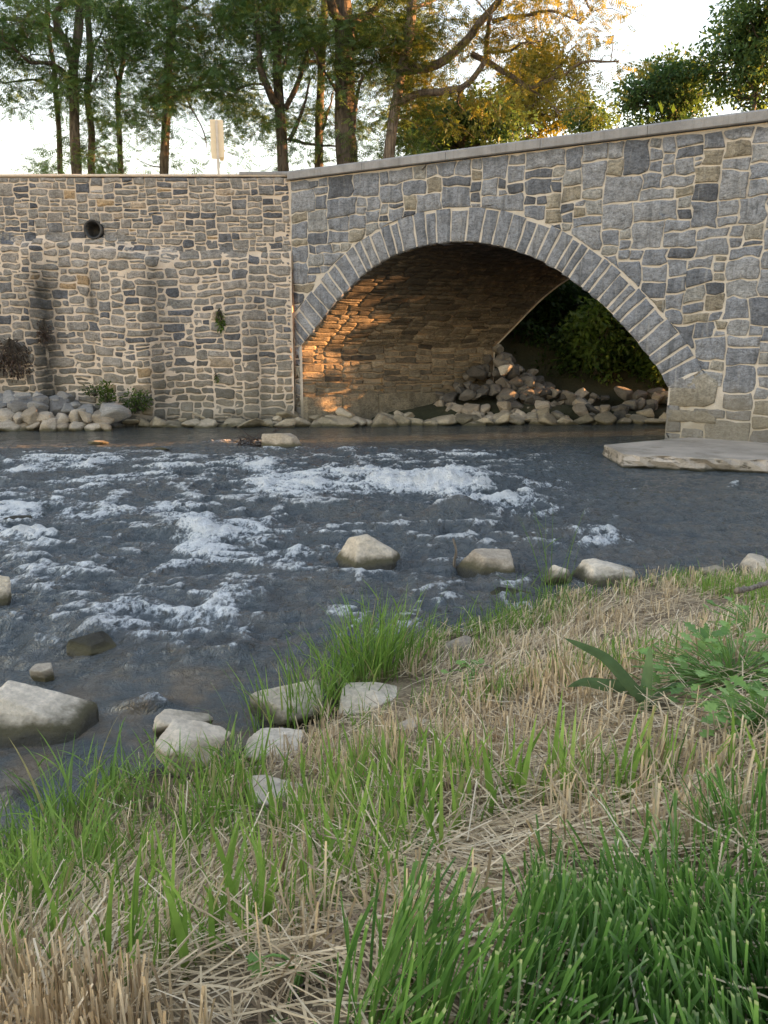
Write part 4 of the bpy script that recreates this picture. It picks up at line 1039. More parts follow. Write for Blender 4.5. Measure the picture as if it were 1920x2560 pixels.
own = dd.argmin(1); order = np.argsort(dd.min(1))
for k in order:
    if dd[k].min() < 4.5: trees[own[k]].branch(ca[k])
# the spreading tree's golden limbs
big = trees[8]; N, R = big.arrays(); NX, NY = project(N)
sel = np.where((NX > 985))[0]
for k in rt.choice(sel, 560):
    o = rt.normal(size=3)*np.array([.55, .7, .5]); big.branch(N[k]+o, .02)
for t_ in trees:
    yl = None
    if t_ is trees[4]:
        yc = at_y(515, 65, 22); yc2 = at_y(420, 212, 22.3)
        yl = lambda p: (np.linalg.norm((p-yc)*np.array([1.2, .3, .8]), axis=1) < .55) | (np.linalg.norm((p-yc2)*np.array([1.5, .5, 1]), axis=1) < .3)
    t_.finish(fronds=14 if t_ is not big else 12, tint=(.1, .65) if t_ is not big else (.0, .45), yellow=yl, goldx=None if t_ is not big else (950, 1250))
# broad leaved trees and bushes made of stems and leaf clumps
def bushy(name, label, base, centre, radii, clumps, leafm, lsize, per=26, trunk_r=.16, seed=0, group=None, cat='tree', tint=(.1, .9), spread=.42, gap=.1, stems=1, accept=None):
    r = np.random.default_rng(seed+900); base = np.asarray(base, float); centre = np.asarray(centre, float); radii = np.asarray(radii, float)
    root = empty(name, base, label, cat, group); wood = MB()
    C = []
    while len(C) < clumps:
        v = r.normal(size=3); v /= np.linalg.norm(v); q = r.random()**.42
        v = v*q
        if fbm(v[0]*2.2+seed, v[1]*2.2, v[2]*2.2, 3, seed) < -gap-.12*(1-q): continue
        v = v*(1+.35*fbm(v[0]*1.5+seed, v[1]*1.5, v[2]*1.5, 2, seed+5))
        c_ = centre+v*radii
        if accept is not None and not accept(c_): continue
        C.append(c_)
    C = np.array(C)
    tops = []
    for k in range(stems):
        tp = centre+r.normal(size=3)*radii*.18+np.array([0, 0, radii[2]*.35]); b = base+(r.normal(size=3)*np.array([.3, .3, 0]) if stems > 1 else 0)
        Q = smooth_path([b, b+(tp-b)*.5+r.normal(size=3)*.1*np.linalg.norm(tp-b)*.5, tp], 12)
        tube(wood, Q, np.linspace(trunk_r, trunk_r*.3, 12), 8, lump=.15, seed=seed); tops.append(Q)
    Nn = np.concatenate(tops)
    for c in C[::2]:
        w = np.linalg.norm(Nn-c, axis=1)+np.maximum(Nn[:, 2]-c[2]+.3, 0)*.8; p = Nn[int(np.argmin(w))]
        m = 6; t = np.linspace(0, 1, m)[:, None]; Q = p+(c-p)*t; Q[1:-1] += r.normal(size=(m-2, 3))*.06
        tube(wood, Q, np.linspace(min(trunk_r*.4, .05), .006, m), 5, cap=False)
    wood.build('trunk' if cat == 'tree' else 'stem', M_bark2, root)
    idx = np.repeat(np.arange(len(C)), r.poisson(per, len(C)))
    off = r.normal(size=(len(idx), 3)); off *= (spread*r.random(len(idx))**.5/np.linalg.norm(off, axis=1))[:, None]
    pos = C[idx]+off*np.array([1, 1, .75]); dr = off+r.normal(size=off.shape)*.25*spread+np.array([0, 0, -.2*spread])
    ti = np.clip(r.uniform(*tint, len(idx))*.6+.4*r.uniform(*tint, len(C))[idx], 0, 1)
    cr = MB(); scatter(cr, *LEAF, pos, dr, r.uniform(-1, 1, len(idx)), r.uniform(*lsize, len(idx)), ti)
    cr.build('crown' if cat == 'tree' else 'foliage', leafm, root)
    return root
def cen(px, py, Y, rx, ry, ryd=None):
    c = at_y(px, py, Y); s = Y*1.02/F
    return c, (rx*s, (ryd if ryd else rx*s), ry*s)
for (nm, lb, px, py, Y, rx, ry, n, lm, ls, sd_, tint) in [
    ('golden_tree', 'golden sunlit round tree beyond the bridge, below the long limbs', 1335, 235, 33, 105, 120, 260, M_gold, (.13, .24), 1, (.3, 1)),
    ('green_tree', 'low dark green spreading tree right behind the coping, left of the golden tree', 1165, 318, 26, 140, 58, 230, M_broad, (.12, .22), 2, (.2, .9)),
    ('golden_tree', 'small yellow-green tree behind the coping, between the row and the golden round tree', 1060, 300, 30, 62, 78, 110, M_gold, (.12, .22), 3, (.2, .8)),
    ('green_tree', 'small pale green tree alone against the sky, right of the golden tree', 1480, 300, 30, 46, 46, 60, M_broad, (.12, .2), 4, (.5, 1)),
    ('green_tree', 'dark dense tree behind the coping, left of the tall tree at the right edge', 1665, 235, 36, 104, 78, 300, M_broad, (.13, .24), 5, (.1, .8)),
    ('green_tree', 'tall part golden tree rising at the right edge of the photo', 1895, 115, 33, 108, 138, 330, M_broad, (.15, .27), 6, (.2, 1))]:
    c, rd = cen(px, py, Y, rx, ry)
    b = c.copy(); b[2] = 3.5
    bushy(nm, lb, b, c, rd, n, lm, ls, per=30, seed=sd_*7, tint=tint, spread=.5)
# shrubs on the bank seen through the arch
for k, (px, py, Y, rx, ry, n, tint) in enumerate([(1480, 860, 20.3, 75, 110, 150, (.65, 1)), (1560, 780, 21.0, 110, 130, 190, (.1, .8)), (1650, 880, 20.0, 70, 95, 130, (.4, 1)), (1420, 740, 22.0, 80, 90, 110, (.0, .6)), (1750, 790, 21.2, 105, 160, 230, (.1, .7)), (1330, 760, 21.6, 95, 150, 190, (0, .4)), (1440, 900, 20.9, 120, 70, 130, (.0, .6))]):
    c, rd = cen(px, py, Y, rx, ry); b = np.array([c[0], c[1], float(far_z(np.array(c[0]), np.array(c[1])))-.05])
    lbl = ['light green leafy shrub nearest the middle of the arch opening', 'tall dark shrub in the middle of the arch opening', 'shrub low beside the right pier, seen through the arch', 'dark shrub high in the arch opening, left of the tall one', 'shrub behind the right pier beyond the arch', 'dark shrub at the far left of the arch opening', 'low spreading shrub just above the rubble in the arch opening'][k]
    bushy('shrub', lbl, b, c, rd, n, M_bush, (.10, .19), per=26, trunk_r=.04, seed=40+k, cat='shrub', tint=tint, spread=.36, stems=4, group='shrubs beyond the arch')
for k, (x, y, zc, r3, n) in enumerate([(5.0, 26, 4.2, (3.0, 2.0, 3.6), 300), (9.0, 25.5, 4.6, (3.0, 2.0, 4.0), 320), (13.0, 24, 4.5, (3, 2, 4.0), 260), (11.3, 23.2, 3.6, (2.2, 1.6, 3.7), 480), (11.4, 18.55, 1.7, (1.5, .95, 1.4), 300), (11.5, 20.8, 4.6, (1.6, 3.4, 4.4), 1500), (17, 23.5, 4.5, (3, 2, 4), 220)]):  # dense trees near the bridge added unseen to block sun into the arch
    over = lambda c: c[1]-.2*(c[0]-11) > np.interp(c[2]-.089*(c[0]-11), [.2, 1.35, 2.9, 3.6, 4.25, 4.9, 9], [20.9, 20.55, 20.15, 19.75, 18.9, 17.8, 17.3])+.10  # added tree's crown is cut to this edge, shaping the vault's sun patch
    bushy('dark_tree', ['dark tree closing the view through the arch at its left', 'dark tree closing the view through the arch at its right', 'dark tree on the upstream bank hidden behind the pier', 'dense tree over the upstream bank right behind the bridge', 'smaller dense tree at the upstream water edge behind the bridge', 'tall tree leaning its crown over the stream behind the bridge', 'dark tree far along the upstream bank'][k], (x, y if k != 5 else y+1.2, 2.2 if k != 5 else .6), (x, y, zc), r3, n, M_bush, (.22, .38) if k != 5 else (.16, .28), accept=over if k == 5 else None, per=34 if k != 5 else 26, trunk_r=.14, seed=60+k, tint=(0, .5), spread={3: .42, 4: .42, 5: .30}.get(k, .7), group='trees beyond the arch', gap=.6)
# shrubs added out of view on the near bank to shade the foreground
for k, (x, y, zc, r3, n) in enumerate([(14.0, 0.8, 2.2, (2.0, 3.0, 2.3), 260), (14.8, 5.4, 2.4, (2.0, 3.0, 2.5), 260), (17.0, 9.6, 2.4, (2, 2.6, 2.4), 220), (15, -5, 2.4, (2.2, 3, 2.4), 160)]):
    bushy('thicket', ['dense thicket on the near bank to the right, closest to the viewer', 'dense thicket on the near bank to the right, second along the stream', 'dense thicket on the near bank to the right, beside the bridge', 'dense thicket on the near bank behind the viewer'][k], (x, y, .7), (x, y, zc), r3, n, M_broad, (.22, .38), per=30, trunk_r=.10, seed=80+k, tint=(0, .8), spread=.65, group='thickets on the near bank', gap=.6, cat='shrub', stems=4)
# ------------------------------------------------------------------ small growth on and below the wall
def tuft(name, label, c, rad, n, lm, ls, seed, cat, tint, droop=.4, stem=True, hang=False):
    r = np.random.default_rng(seed); c = np.asarray(c, float); root = empty(name, c-np.array([0, 0, rad[2]*(-1 if hang else 1)]), label, cat)
    mb = MB(); st = MB()
    v = r.normal(size=(n, 3)); v *= (r.random(n)**.45/np.linalg.norm(v, axis=1))[:, None]; pos = c+v*np.asarray(rad)
    dr = v+r.normal(size=(n, 3))*.5; dr[:, 2] -= droop
    scatter(mb, *LEAF, pos, dr, r.uniform(-1, 1, n), r.uniform(*ls, n), r.uniform(*tint, n))
    b = c-np.array([0, 0, rad[2]*(-1 if hang else 1)])
    for q in pos[::9]:
        tube(st, smooth_path([b, (b+q)/2+r.normal(size=3)*.03, q], 5), np.linspace(.008, .003, 5), 4, cap=False)
    st.build('stem', M_bark2, root); mb.build('foliage', lm, root)
    return root
wy = lambda px, py, o=.15: at_y(px, py, WY-o)
tuft('ivy_tuft', 'green leafy tuft growing out of a joint halfway up the retaining wall', wy(550, 800, .22), (.09, .08, .24), 170, M_bush, (.05, .085), 1, 'plant', (.5, 1), hang=True)
tuft('ivy_tuft', 'tiny green tuft low on the retaining wall below the larger tuft', wy(541, 945, .25), (.05, .05, .10), 45, M_bush, (.04, .06), 2, 'plant', (.4, 1), hang=True)
tuft('weed_clump', 'upright feathery green weed at the right end of the riprap', wy(268, 1000, .75), (.18, .14, .42), 420, M_bush, (.05, .09), 3, 'plant', (.5, 1), droop=-.4)
tuft('weed_clump', 'rounded green bramble spreading along the wall foot beside the riprap', wy(340, 1000, .55), (.34, .2, .24), 420, M_bush, (.05, .09), 4, 'plant', (.4, 1))
tuft('weed_clump', 'low green weeds between the riprap and the retaining wall', wy(235, 975, .45), (.28, .12, .14), 160, M_bush, (.05, .08), 5, 'plant', (.3, .9))
M_dead = leaf_mat('dead vine leaves', [(0, (.025, .018, .015)), (1, (.085, .06, .05))], .1)
tuft('dead_vine', 'brown dead vine matted on the retaining wall above the riprap, left edge', wy(30, 900, .27), (.55, .05, .46), 620, M_dead, (.05, .09), 6, 'plant', (0, 1), droop=.9, hang=True)
tuft('dead_vine', 'dark patch of withered vine on the retaining wall right of the larger brown one', wy(112, 835, .36), (.17, .05, .30), 240, M_dead, (.04, .07), 7, 'plant', (0, .6), droop=.8, hang=True)
# road sign seen from behind, utility pole, wire
sp_ = at_y(547, 430, 18.6); s_top = at_y(547, 298, 18.6); s_bot = at_y(547, 397, 18.6)
sgn = empty('road_sign', (sp_[0], 18.6, 4.6), 'tall narrow road sign seen from its cream back, on a grey post', 'road sign')
M_back = plain_mat('cream sign back', (.74, .64, .48), .6, .05); M_post = plain_mat('galvanised post', (.52, .49, .46), .5, .1, metal=.2)
wd = .145; m2 = MB(); n = 6; out = []
hh = s_top[2]-s_bot[2]; rc = .03
for cx, cz, a0 in ((wd-rc, hh-rc, 0), (-wd+rc, hh-rc, 90), (-wd+rc, rc, 180), (wd-rc, rc, 270)):
    for a in np.linspace(a0, a0+90, 5): out.append((cx+rc*math.cos(math.radians(a)), cz+rc*math.sin(math.radians(a))))
out = np.array(out); k = len(out); rot = .18
def sgp(x, y, zz): return (sp_[0]+x*math.cos(rot)-y*math.sin(rot)-.005, 18.6+x*math.sin(rot)+y*math.cos(rot), s_bot[2]+zz)
V = [sgp(a, .03, b) for a, b in out]+[sgp(a, .034, b) for a, b in out]
m2.add(V, [tuple(range(k)), tuple(range(2*k-1, k-1, -1))]+[(i, (i+1) % k, (i+1) % k+k, i+k) for i in range(k)]); m2.build('panel', M_back, sgn, smooth=False)
m3 = MB()
for x0, x1 in ((-.028, -.014), (.014, .028)): add_box(m3, lambda a, b, c: np.array(sgp(a, c, b)), x0, x1, -1.9, hh-.03, -.012, .028)
add_box(m3, lambda a, b, c: np.array(sgp(a, c, b)), -.014, .014, -1.9, hh-.02, -.020, .010); m3.build('post', M_post, sgn, smooth=False)
m4 = MB(); add_box(m4, lambda a, b, c: np.array(sgp(a, c, b)), .045, .125, -.035, .04, .022, .028); m4.build('tag', plain_mat('ochre tag', (.5, .38, .2), .6, .1), sgn, smooth=False)
up_ = at_y(1113, 240, 46); m5 = MB(); tube(m5, [(up_[0], 46, 3), (up_[0], 46, up_[2])], [.15, .12], 10)
tag(m5.build('utility_pole', plain_mat('wooden pole', (.26, .17, .10), .8)), 'thin wooden utility pole catching orange light behind the row, near the coping', 'pole')
m6 = MB(); Q = [at_y(460, 322, 40), at_y(600, 342, 42), at_y(740, 368, 44), (up_[0], 46, up_[2]-.4)]; tube(m6, smooth_path(Q, 20), .011, 5)
tag(m6.build('overhead_wire', plain_mat('dark wire', (.06, .06, .065), .6)), 'thin dark overhead wire sagging across the sky behind the road sign', 'wire')
# ================================================================== GRASS, STRAW, WEEDS, STICKS ON THE NEAR BANK
def blade_mat(name, stops, tipc=None, trans=.35, rough=.5, basec=None):
    m = NT(name); c = m.ramp(m.attr('tint'), stops)
    if basec: c = m.mix(m.range(m.attr('t'), .32, .0), c, basec)
    if tipc: c = m.mix(m.math('MULTIPLY', m.range(m.attr('t'), .962, .98), m.range(m.attr('tint'), .3, .6, .1, .9)), c, tipc)
    p = m.pos(); c = m.scale(c, m.range(m.noise(p, 30, 2), .3, .7, .88, 1.12))
    pr = m.principled(Base_Color=c, Roughness=rough, **{'Specular_IOR_Level': .35})
    tr = m.n('BsdfTranslucent', {'Color': c}); mx = m.n('MixShader', {0: trans, 1: pr.outputs[0], 2: tr.outputs[0]})
    m.t.links.new(mx.outputs[0], m.out.inputs[0]); return m.m
M_straw = blade_mat('dry straw', [(0, (.20, .14, .085)), (.3, (.44, .33, .20)), (.65, (.66, .52, .33)), (1, (.78, .66, .48))], trans=.12, rough=.6)
M_green = blade_mat('fresh grass blades', [(0, (.08, .155, .03)), (.45, (.18, .315, .055)), (.85, (.30, .46, .09)), (1, (.40, .36, .16))], trans=.4, basec=(.17, .19, .07))
M_fesc = blade_mat('mown lawn grass', [(0, (.065, .155, .035)), (.5, (.14, .29, .055)), (.8, (.21, .38, .085)), (1, (.26, .38, .17))], tipc=(.50, .55, .27), trans=.5, basec=(.10, .12, .04))
def blades(mb, base, h, w, az, lean, bend, tint, K=5, blunt=False, twist=None, fold=.0, r=rng):
    n = len(base); t = np.linspace(0, 1, K+1)
    ang = lean[:, None]+bend[:, None]*t[None]**1.3
    st = (h/K)[:, None]
    dx = np.concatenate([np.zeros((n, 1)), np.cumsum(st*np.sin(ang[:, :-1]), 1)], 1); dz = np.concatenate([np.zeros((n, 1)), np.cumsum(st*np.cos(ang[:, :-1]), 1)], 1)
    ca, sa = np.cos(az), np.sin(az)
    C = np.stack([base[:, 0:1]+dx*ca[:, None], base[:, 1:2]+dx*sa[:, None], base[:, 2:3]+dz], -1)
    tw = r.uniform(-1.2, 1.2, n) if twist is None else twist
    sx, sy = -np.sin(az+tw), np.cos(az+tw)
    prof = (np.where(t < .93, 1, .9)*np.ones_like(t) if blunt else np.sqrt(np.clip(1-t**2.6, 0, 1))*(.72+.28*np.sin(np.pi*np.clip(t*1.5, 0, 1))))
    wd = w[:, None]*.5*prof[None]
    S = np.stack([sx[:, None]*wd, sy[:, None]*wd, np.zeros_like(wd)], -1)
    V = np.stack([C-S, C+S], 2).reshape(n, -1, 3)
    k = 2*(K+1); q = np.arange(K)*2; tf = np.stack([q, q+1, q+3, q+2], 1)
    f = (np.arange(n)[:, None, None]*k+tf[None]).reshape(-1, 4)
    mb.add(V.reshape(-1, 3), f, tint=np.repeat(tint, k), t=np.tile(np.repeat(t, 2), n))
rg = np.random.default_rng(2024)
def near_rock(P):
    hit = np.zeros(len(P), bool)
    for x, y, a, b in ROCKS:
        if y > 6 or y < 1: continue
        u = (P[:, 0]-x)/(a*1.05); v = (P[:, 1]-y)/(b*1.05); inn = u*u+v*v < 1
        fr_ = (np.abs(u) < .95) & (P[:, 1] < y) & (P[:, 1] > y-b-.32) & (rg.random(len(P)) < .62)
        hit |= inn | fr_
    return hit
def bank_pts(n, x=(-2.2, 6.0), y=(.25, 5.9), near=1.7, zmin=.05, cond=None, rocks=True):
    out = []; tot = 0
    while tot < n:
        m = 20000; X = rg.uniform(*x, m); Y = rg.uniform(*y, m)
        keep = rg.random(m) < np.clip(near/np.hypot(Y, .6), 0, 1)**1.5
        X, Y = X[keep], Y[keep]; Z = bank(X, Y); k = Z > zmin; X, Y, Z = X[k], Y[k], Z[k]
        P = np.stack([X, Y, Z], 1)
        if cond is not None: P = P[cond(P) > rg.random(len(P))]
        if rocks and len(P): P = P[~near_rock(P)]
        if len(P) == 0: continue
        out.append(P); tot += len(P)
    return np.concatenate(out)[:n]
def zone(poly, soft=0):
    def c(P):
        px, py = project(P); px = np.nan_to_num(px, nan=-1e6); py = np.nan_to_num(py, nan=-1e6)
        return inpoly(px+30*vnoise(P[:, 0]*9, P[:, 1]*9, 0, 3), py+25*vnoise(P[:, 0]*9, P[:, 1]*9, 0, 4), poly).astype(float)
    return c
FESC = [(1270, 2390), (1330, 2240), (1440, 2150), (1650, 2120), (1960, 2090), (2400, 2130), (2700, 3600), (820, 3600), (900, 2880), (1180, 2610)]
FESC2 = [(850, 2560), (1000, 2430), (1140, 2450), (1200, 2700), (780, 2850)]
LEFTG = [(-300, 2180), (60, 2100), (300, 1960), (640, 1900), (760, 1990), (700, 2120), (480, 2230), (330, 2330), (150, 2420), (-300, 2480)]
EDGE = [(1080, 1600), (1300, 1520), (1500, 1480), (1960, 1440), (1960, 1520), (1500, 1560), (1300, 1620), (1100, 1690)]
MID = [(560, 2000), (1000, 1700), (1300, 1600), (1960, 1540), (1960, 2000), (1300, 2040), (900, 2300), (400, 2500), (-100, 2560), (-100, 2400), (300, 2330)]
fz, f2z, lz, ez, mz = zone(FESC), zone(FESC2), zone(LEFTG), zone(EDGE), zone(MID)
# -- lying straw
def noflood(P): return np.where(fz(P) > .5, .6, np.where(lz(P) > .5, .5, 1.0))*np.clip(.75+.7*fbm(P[:, 0]*2, P[:, 1]*2, 0, 3, 31), .15, 1)
P = bank_pts(76000, cond=noflood); n = len(P)
dep = np.hypot(P[:, 1], 1)
s1 = MB(); P[:, 2] += rg.uniform(.002, .05, n)
azb = .25+1.2*fbm(P[:, 0]*1.1, P[:, 1]*1.1, 0, 2, 41)*2
blades(s1, P, rg.uniform(.05, .19, n), rg.uniform(.0013, .0032, n)*(1+.2*dep), np.where(rg.random(n) < .78, azb+rg.normal(size=n)*.5, rg.uniform(0, 6.28, n)), rg.uniform(1.1, 1.62, n), rg.uniform(-.5, .7, n), np.clip(rg.normal(.52, .27, n), 0, 1), K=3, blunt=True, r=rg)
tag(s1.build('loose_straw', M_straw), kind='stuff')
# -- standing stubble, cut in small bunches
cl = bank_pts(4600, cond=lambda P: np.where(fz(P) > .5, .05, np.where(lz(P) > .5, .35, .9))*np.clip(.45+1.5*fbm(P[:, 0]*1.6, P[:, 1]*1.6, 0, 3, 33), 0, 1)); k = 8
P = np.repeat(cl, k, 0)+rg.normal(size=(len(cl)*k, 3))*np.array([.022, .022, .0]); n = len(P); dep = np.hypot(P[:, 1], 1)
s2 = MB(); hb = np.repeat(rg.uniform(.05, .13, len(cl)), k)
blades(s2, P, hb*rg.uniform(.6, 1.25, n), rg.uniform(.002, .004, n)*(1+.15*dep), rg.uniform(0, 6.28, n), np.abs(rg.normal(0, .3, n)), rg.uniform(-.15, .25, n), np.clip(rg.normal(.58, .22, n), 0, 1), K=2, blunt=True, r=rg)
cl = bank_pts(260, cond=zone([(-400, 2480), (120, 2470), (330, 2560), (520, 2700), (400, 3200), (-900, 3200)])); P = np.repeat(cl, 16, 0)+rg.normal(size=(len(cl)*16, 3))*np.array([.014, .014, 0]); n = len(P)
blades(s2, P, rg.uniform(.07, .125, n), rg.uniform(.002, .0042, n), rg.uniform(0, 6.28, n), np.abs(rg.normal(0, .16, n)), rg.uniform(-.1, .2, n), np.clip(rg.normal(.5, .25, n), 0, 1), K=2, blunt=True, r=rg)
tag(s2.build('cut_stubble', M_straw), kind='stuff')
# -- fresh blades
s3 = MB()
def fresh(n, cond, h, w, bend=(.1, .9), tint=(.45, .2), near=1.7, lean=.2, zmin=.02, y=(.25, 5.9)):
    P = bank_pts(n, cond=cond, near=near, zmin=zmin, y=y); n = len(P); dep = np.hypot(P[:, 1], 1)
    blades(s3, P, rg.uniform(*h, n), rg.uniform(*w, n)*(1+.06*dep), rg.uniform(0, 6.28, n), np.abs(rg.normal(0, lean, n)), rg.uniform(*bend, n), np.clip(rg.normal(*tint, n), 0, 1), r=rg)
pat = lambda P: np.clip(.35+1.6*fbm(P[:, 0]*2.3, P[:, 1]*2.3, 0, 3, 35), 0, 1)
fresh(900, lambda P: lz(P)*np.clip(pat(P)*1.6-.1, 0, 1), (.07, .20), (.004, .009), tint=(.55, .2))
fresh(350, lambda P: lz(P), (.14, .26), (.003, .006), (.4, 1.5), tint=(.35, .2))
fresh(1500, lambda P: ez(P)*pat(P), (.05, .15), (.003, .006), near=5, tint=(.55, .2))
fresh(1700, lambda P: mz(P)*np.clip(pat(P)-.2, 0, 1)*.8, (.05, .18), (.003, .006), tint=(.5, .2))
fresh(260, lambda P: mz(P)*(project(P)[1] > 1950), (.10, .24), (.008, .014), (.0, .7), tint=(.7, .14))
fresh(1500, lambda P: (1-mz(P))*(1-fz(P))*(1-lz(P))*(np.abs(project(P)[0]-960) > 900)*.6, (.06, .2), (.004, .007))
fresh(500, lambda P: np.exp(-((P[:, 2]-.08)/.07)**2), (.08, .20), (.003, .006), (.2, 1.3), tint=(.4, .2), near=5, zmin=.0)
tag(s3.build('fresh_grass', M_green), kind='stuff')
# -- mown lawn grass with pale cut tips
s4 = MB()
def lawn(n, cond, h, w, tint):
    P = bank_pts(n, cond=cond, near=1.5); n = len(P)
    dirn = 1.6*fbm(P[:, 0]*2.2, P[:, 1]*2.2, 0, 2, 55)*3.1+1.2
    blades(s4, P, rg.uniform(*h, n)*(.85+.35*fbm(P[:, 0]*4, P[:, 1]*4, 0, 2, 57)), rg.uniform(*w, n)*.62*np.where(rg.random(n) < .25, .6, 1), dirn+rg.normal(size=n)*.7, np.abs(rg.normal(.14, .24, n)), rg.uniform(-.1, .8, n), np.clip(rg.normal(*tint, n)+.25*fbm(P[:, 0]*3, P[:, 1]*3, 0, 2, 58), 0, 1), K=16, blunt=True, r=rg)
lawn(4000, lambda P: fz(P)*np.clip(.72+1.6*fbm(P[:, 0]*2.7, P[:, 1]*2.7, 0, 3, 37), .08, 1), (.095, .185), (.004, .008), (.55, .27))
lawn(150, f2z, (.13, .24), (.005, .009), (.4, .2))
tag(s4.build('lawn_grass', M_fesc), kind='stuff')
# -- tall tufts at the water's edge: each a thing
def grass_tuft(px, py, z, n, h, spread, label, tint=(.45, .2), w=(.005, .010), lean=.22, bend=(.1, 1.0), dry=.06):
    c = at_z(px, py, z); P = c+rg.normal(size=(n, 3))*np.array([spread, spread, 0]); P[:, 2] = np.maximum(bank(P[:, 0], P[:, 1]), -.04)-.01
    mb = MB(); ti = np.clip(rg.normal(*tint, n), 0, .9); ti = np.where(rg.random(n) < dry, 1.0, ti)
    d = P[:, :2]-c[:2]; az = np.arctan2(d[:, 1], d[:, 0])+rg.normal(size=n)*.7
    blades(mb, P, rg.uniform(*h, n), rg.uniform(*w, n), az, np.abs(rg.normal(.05, lean, n)), rg.uniform(*bend, n), ti, K=7, r=rg)
    # narrow stems with side leaves
    m = n//7; P2 = P[:m]; hs = rg.uniform(h[0], h[1], m)*1.02; az2 = rg.uniform(0, 6.28, m)
    blades(mb, P2, hs, np.full(m, .003), az2, np.full(m, .08), np.full(m, .15), np.full(m, .6), K=5, r=rg)
    for j in range(3):
        q = P2+np.stack([np.cos(az2)*.04*j, np.sin(az2)*.04*j, hs*(.35+.2*j)], 1)
        blades(mb, q, rg.uniform(.10, .2, m), rg.uniform(.005, .009, m), rg.uniform(0, 6.28, m), rg.uniform(.5, .9, m), rg.uniform(.1, .9, m), np.clip(rg.normal(*tint, m), 0, .9), K=5, r=rg)
    o = mb.build('grass_tuft', M_green); off = c.copy()
    return tag(o, label, 'grass', 'grass tufts along the water edge')
grass_tuft(925, 1690, .12, 240, (.26, .54), .10, 'tallest and thickest bright green grass tuft, standing before the water near the middle')
grass_tuft(815, 1770, .06, 60, (.22, .42), .08, 'tall thin grass tuft left of the thickest one, over the pale bank rock')
grass_tuft(1040, 1640, .08, 60, (.12, .28), .08, 'grass tuft just right of the thickest one, at the water line')
grass_tuft(720, 1800, .05, 40, (.25, .50), .10, 'sparse tall reedy stems leaning over the water, left of the other tufts', lean=.35, w=(.006, .011))
grass_tuft(1320, 1540, .08, 55, (.16, .36), .12, 'dark green tuft in front of the small rounded boulder and the long pale boulder', tint=(.25, .2), w=(.004, .007))
grass_tuft(1230, 1590, .06, 50, (.10, .26), .10, 'low sparse grass tuft by the dark wet rock', tint=(.4, .2), w=(.003, .006))
grass_tuft(1385, 1500, .03, 8, (.50, .75), .05, 'few thin reed stems rising in front of the second white rapid', tint=(.2, .1), w=(.004, .007), lean=.25, bend=(.0, .5), dry=0)
grass_tuft(575, 2010, .10, 55, (.10, .26), .07, 'bright grass tuft between the rounded cracked boulder and the flat whitish stone', tint=(.6, .15))
grass_tuft(400, 2060, .14, 60, (.10, .26), .10, 'bright grass tuft in front of the rounded cracked boulder', tint=(.55, .18))
grass_tuft(170, 2130, .10, 90, (.22, .42), .12, 'grass tuft with long arching blades hanging over the dark water at the left', lean=.4, bend=(.4, 1.8), tint=(.35, .15))
grass_tuft(60, 2330, .42, 120, (.14, .30), .12, 'upright bright grass tuft at the left edge above the cut stubble', tint=(.6, .15))
# -- long leaved grey-green plant lying across the stubble, traced in the photograph
M_long = blade_mat('grey green strap leaf', [(0, (.09, .155, .075)), (1, (.15, .235, .10))], trans=.25)
def strap(mb, pts, z0, z1, wpx, tint=.5, back=0.0, wp=None):
    """strap leaf through photo points; foot on the bank at height z0, tip at height z1"""
    a = at_z(*pts[0], z0); Y0 = a[1]; n = len(pts); Q = np.array([at_y(x, y, Y0+back*(i/(n-1))) for i, (x, y) in enumerate(pts)])
    m = 14; Q = smooth_path(Q, m); t = np.linspace(0, 1, m); dep = Y0*CT+(H-z0)*ST; w = wpx*dep/F*np.sin(np.pi*np.clip(.12+t*.88, 0, 1))**.6
    T = np.gradient(Q, axis=0); T /= np.linalg.norm(T, axis=1)[:, None]; v = Q-np.array([0, 0, H]); S = np.cross(T, v); S /= np.linalg.norm(S, axis=1)[:, None]
    S = S*.85+.5*np.cross(S, T); V = np.stack([Q-S*w[:, None]/2, Q+np.cross(T, S)*w[:, None]*.16, Q+S*w[:, None]/2], 1).reshape(-1, 3)
    f = [(3*i+j, 3*i+j+1, 3*i+j+4, 3*i+j+3) for i in range(m-1) for j in (0, 1)]; mb.add(V, f, tint=tint, t=np.repeat(t, 3))
lp = empty('strap_leaf_plant', at_z(1690, 1825, .62), 'grey-green plant with long folded strap leaves leaning left over the straw', 'plant')
for pts, wpx, ti in [([(1690, 1825), (1600, 1740), (1520, 1650), (1470, 1622), (1408, 1594)], 30, .3), ([(1650, 1785), (1585, 1725), (1510, 1712), (1460, 1705), (1418, 1718)], 34, .5), ([(1595, 1825), (1612, 1740), (1622, 1660), (1626, 1612)], 28, .95), ([(1600, 1810), (1640, 1740), (1700, 1710), (1735, 1712)], 18, .6)]:
    mb = MB(); strap(mb, pts, .68, .8, wpx*1.15, ti); mb.build('leaf', M_long, lp)
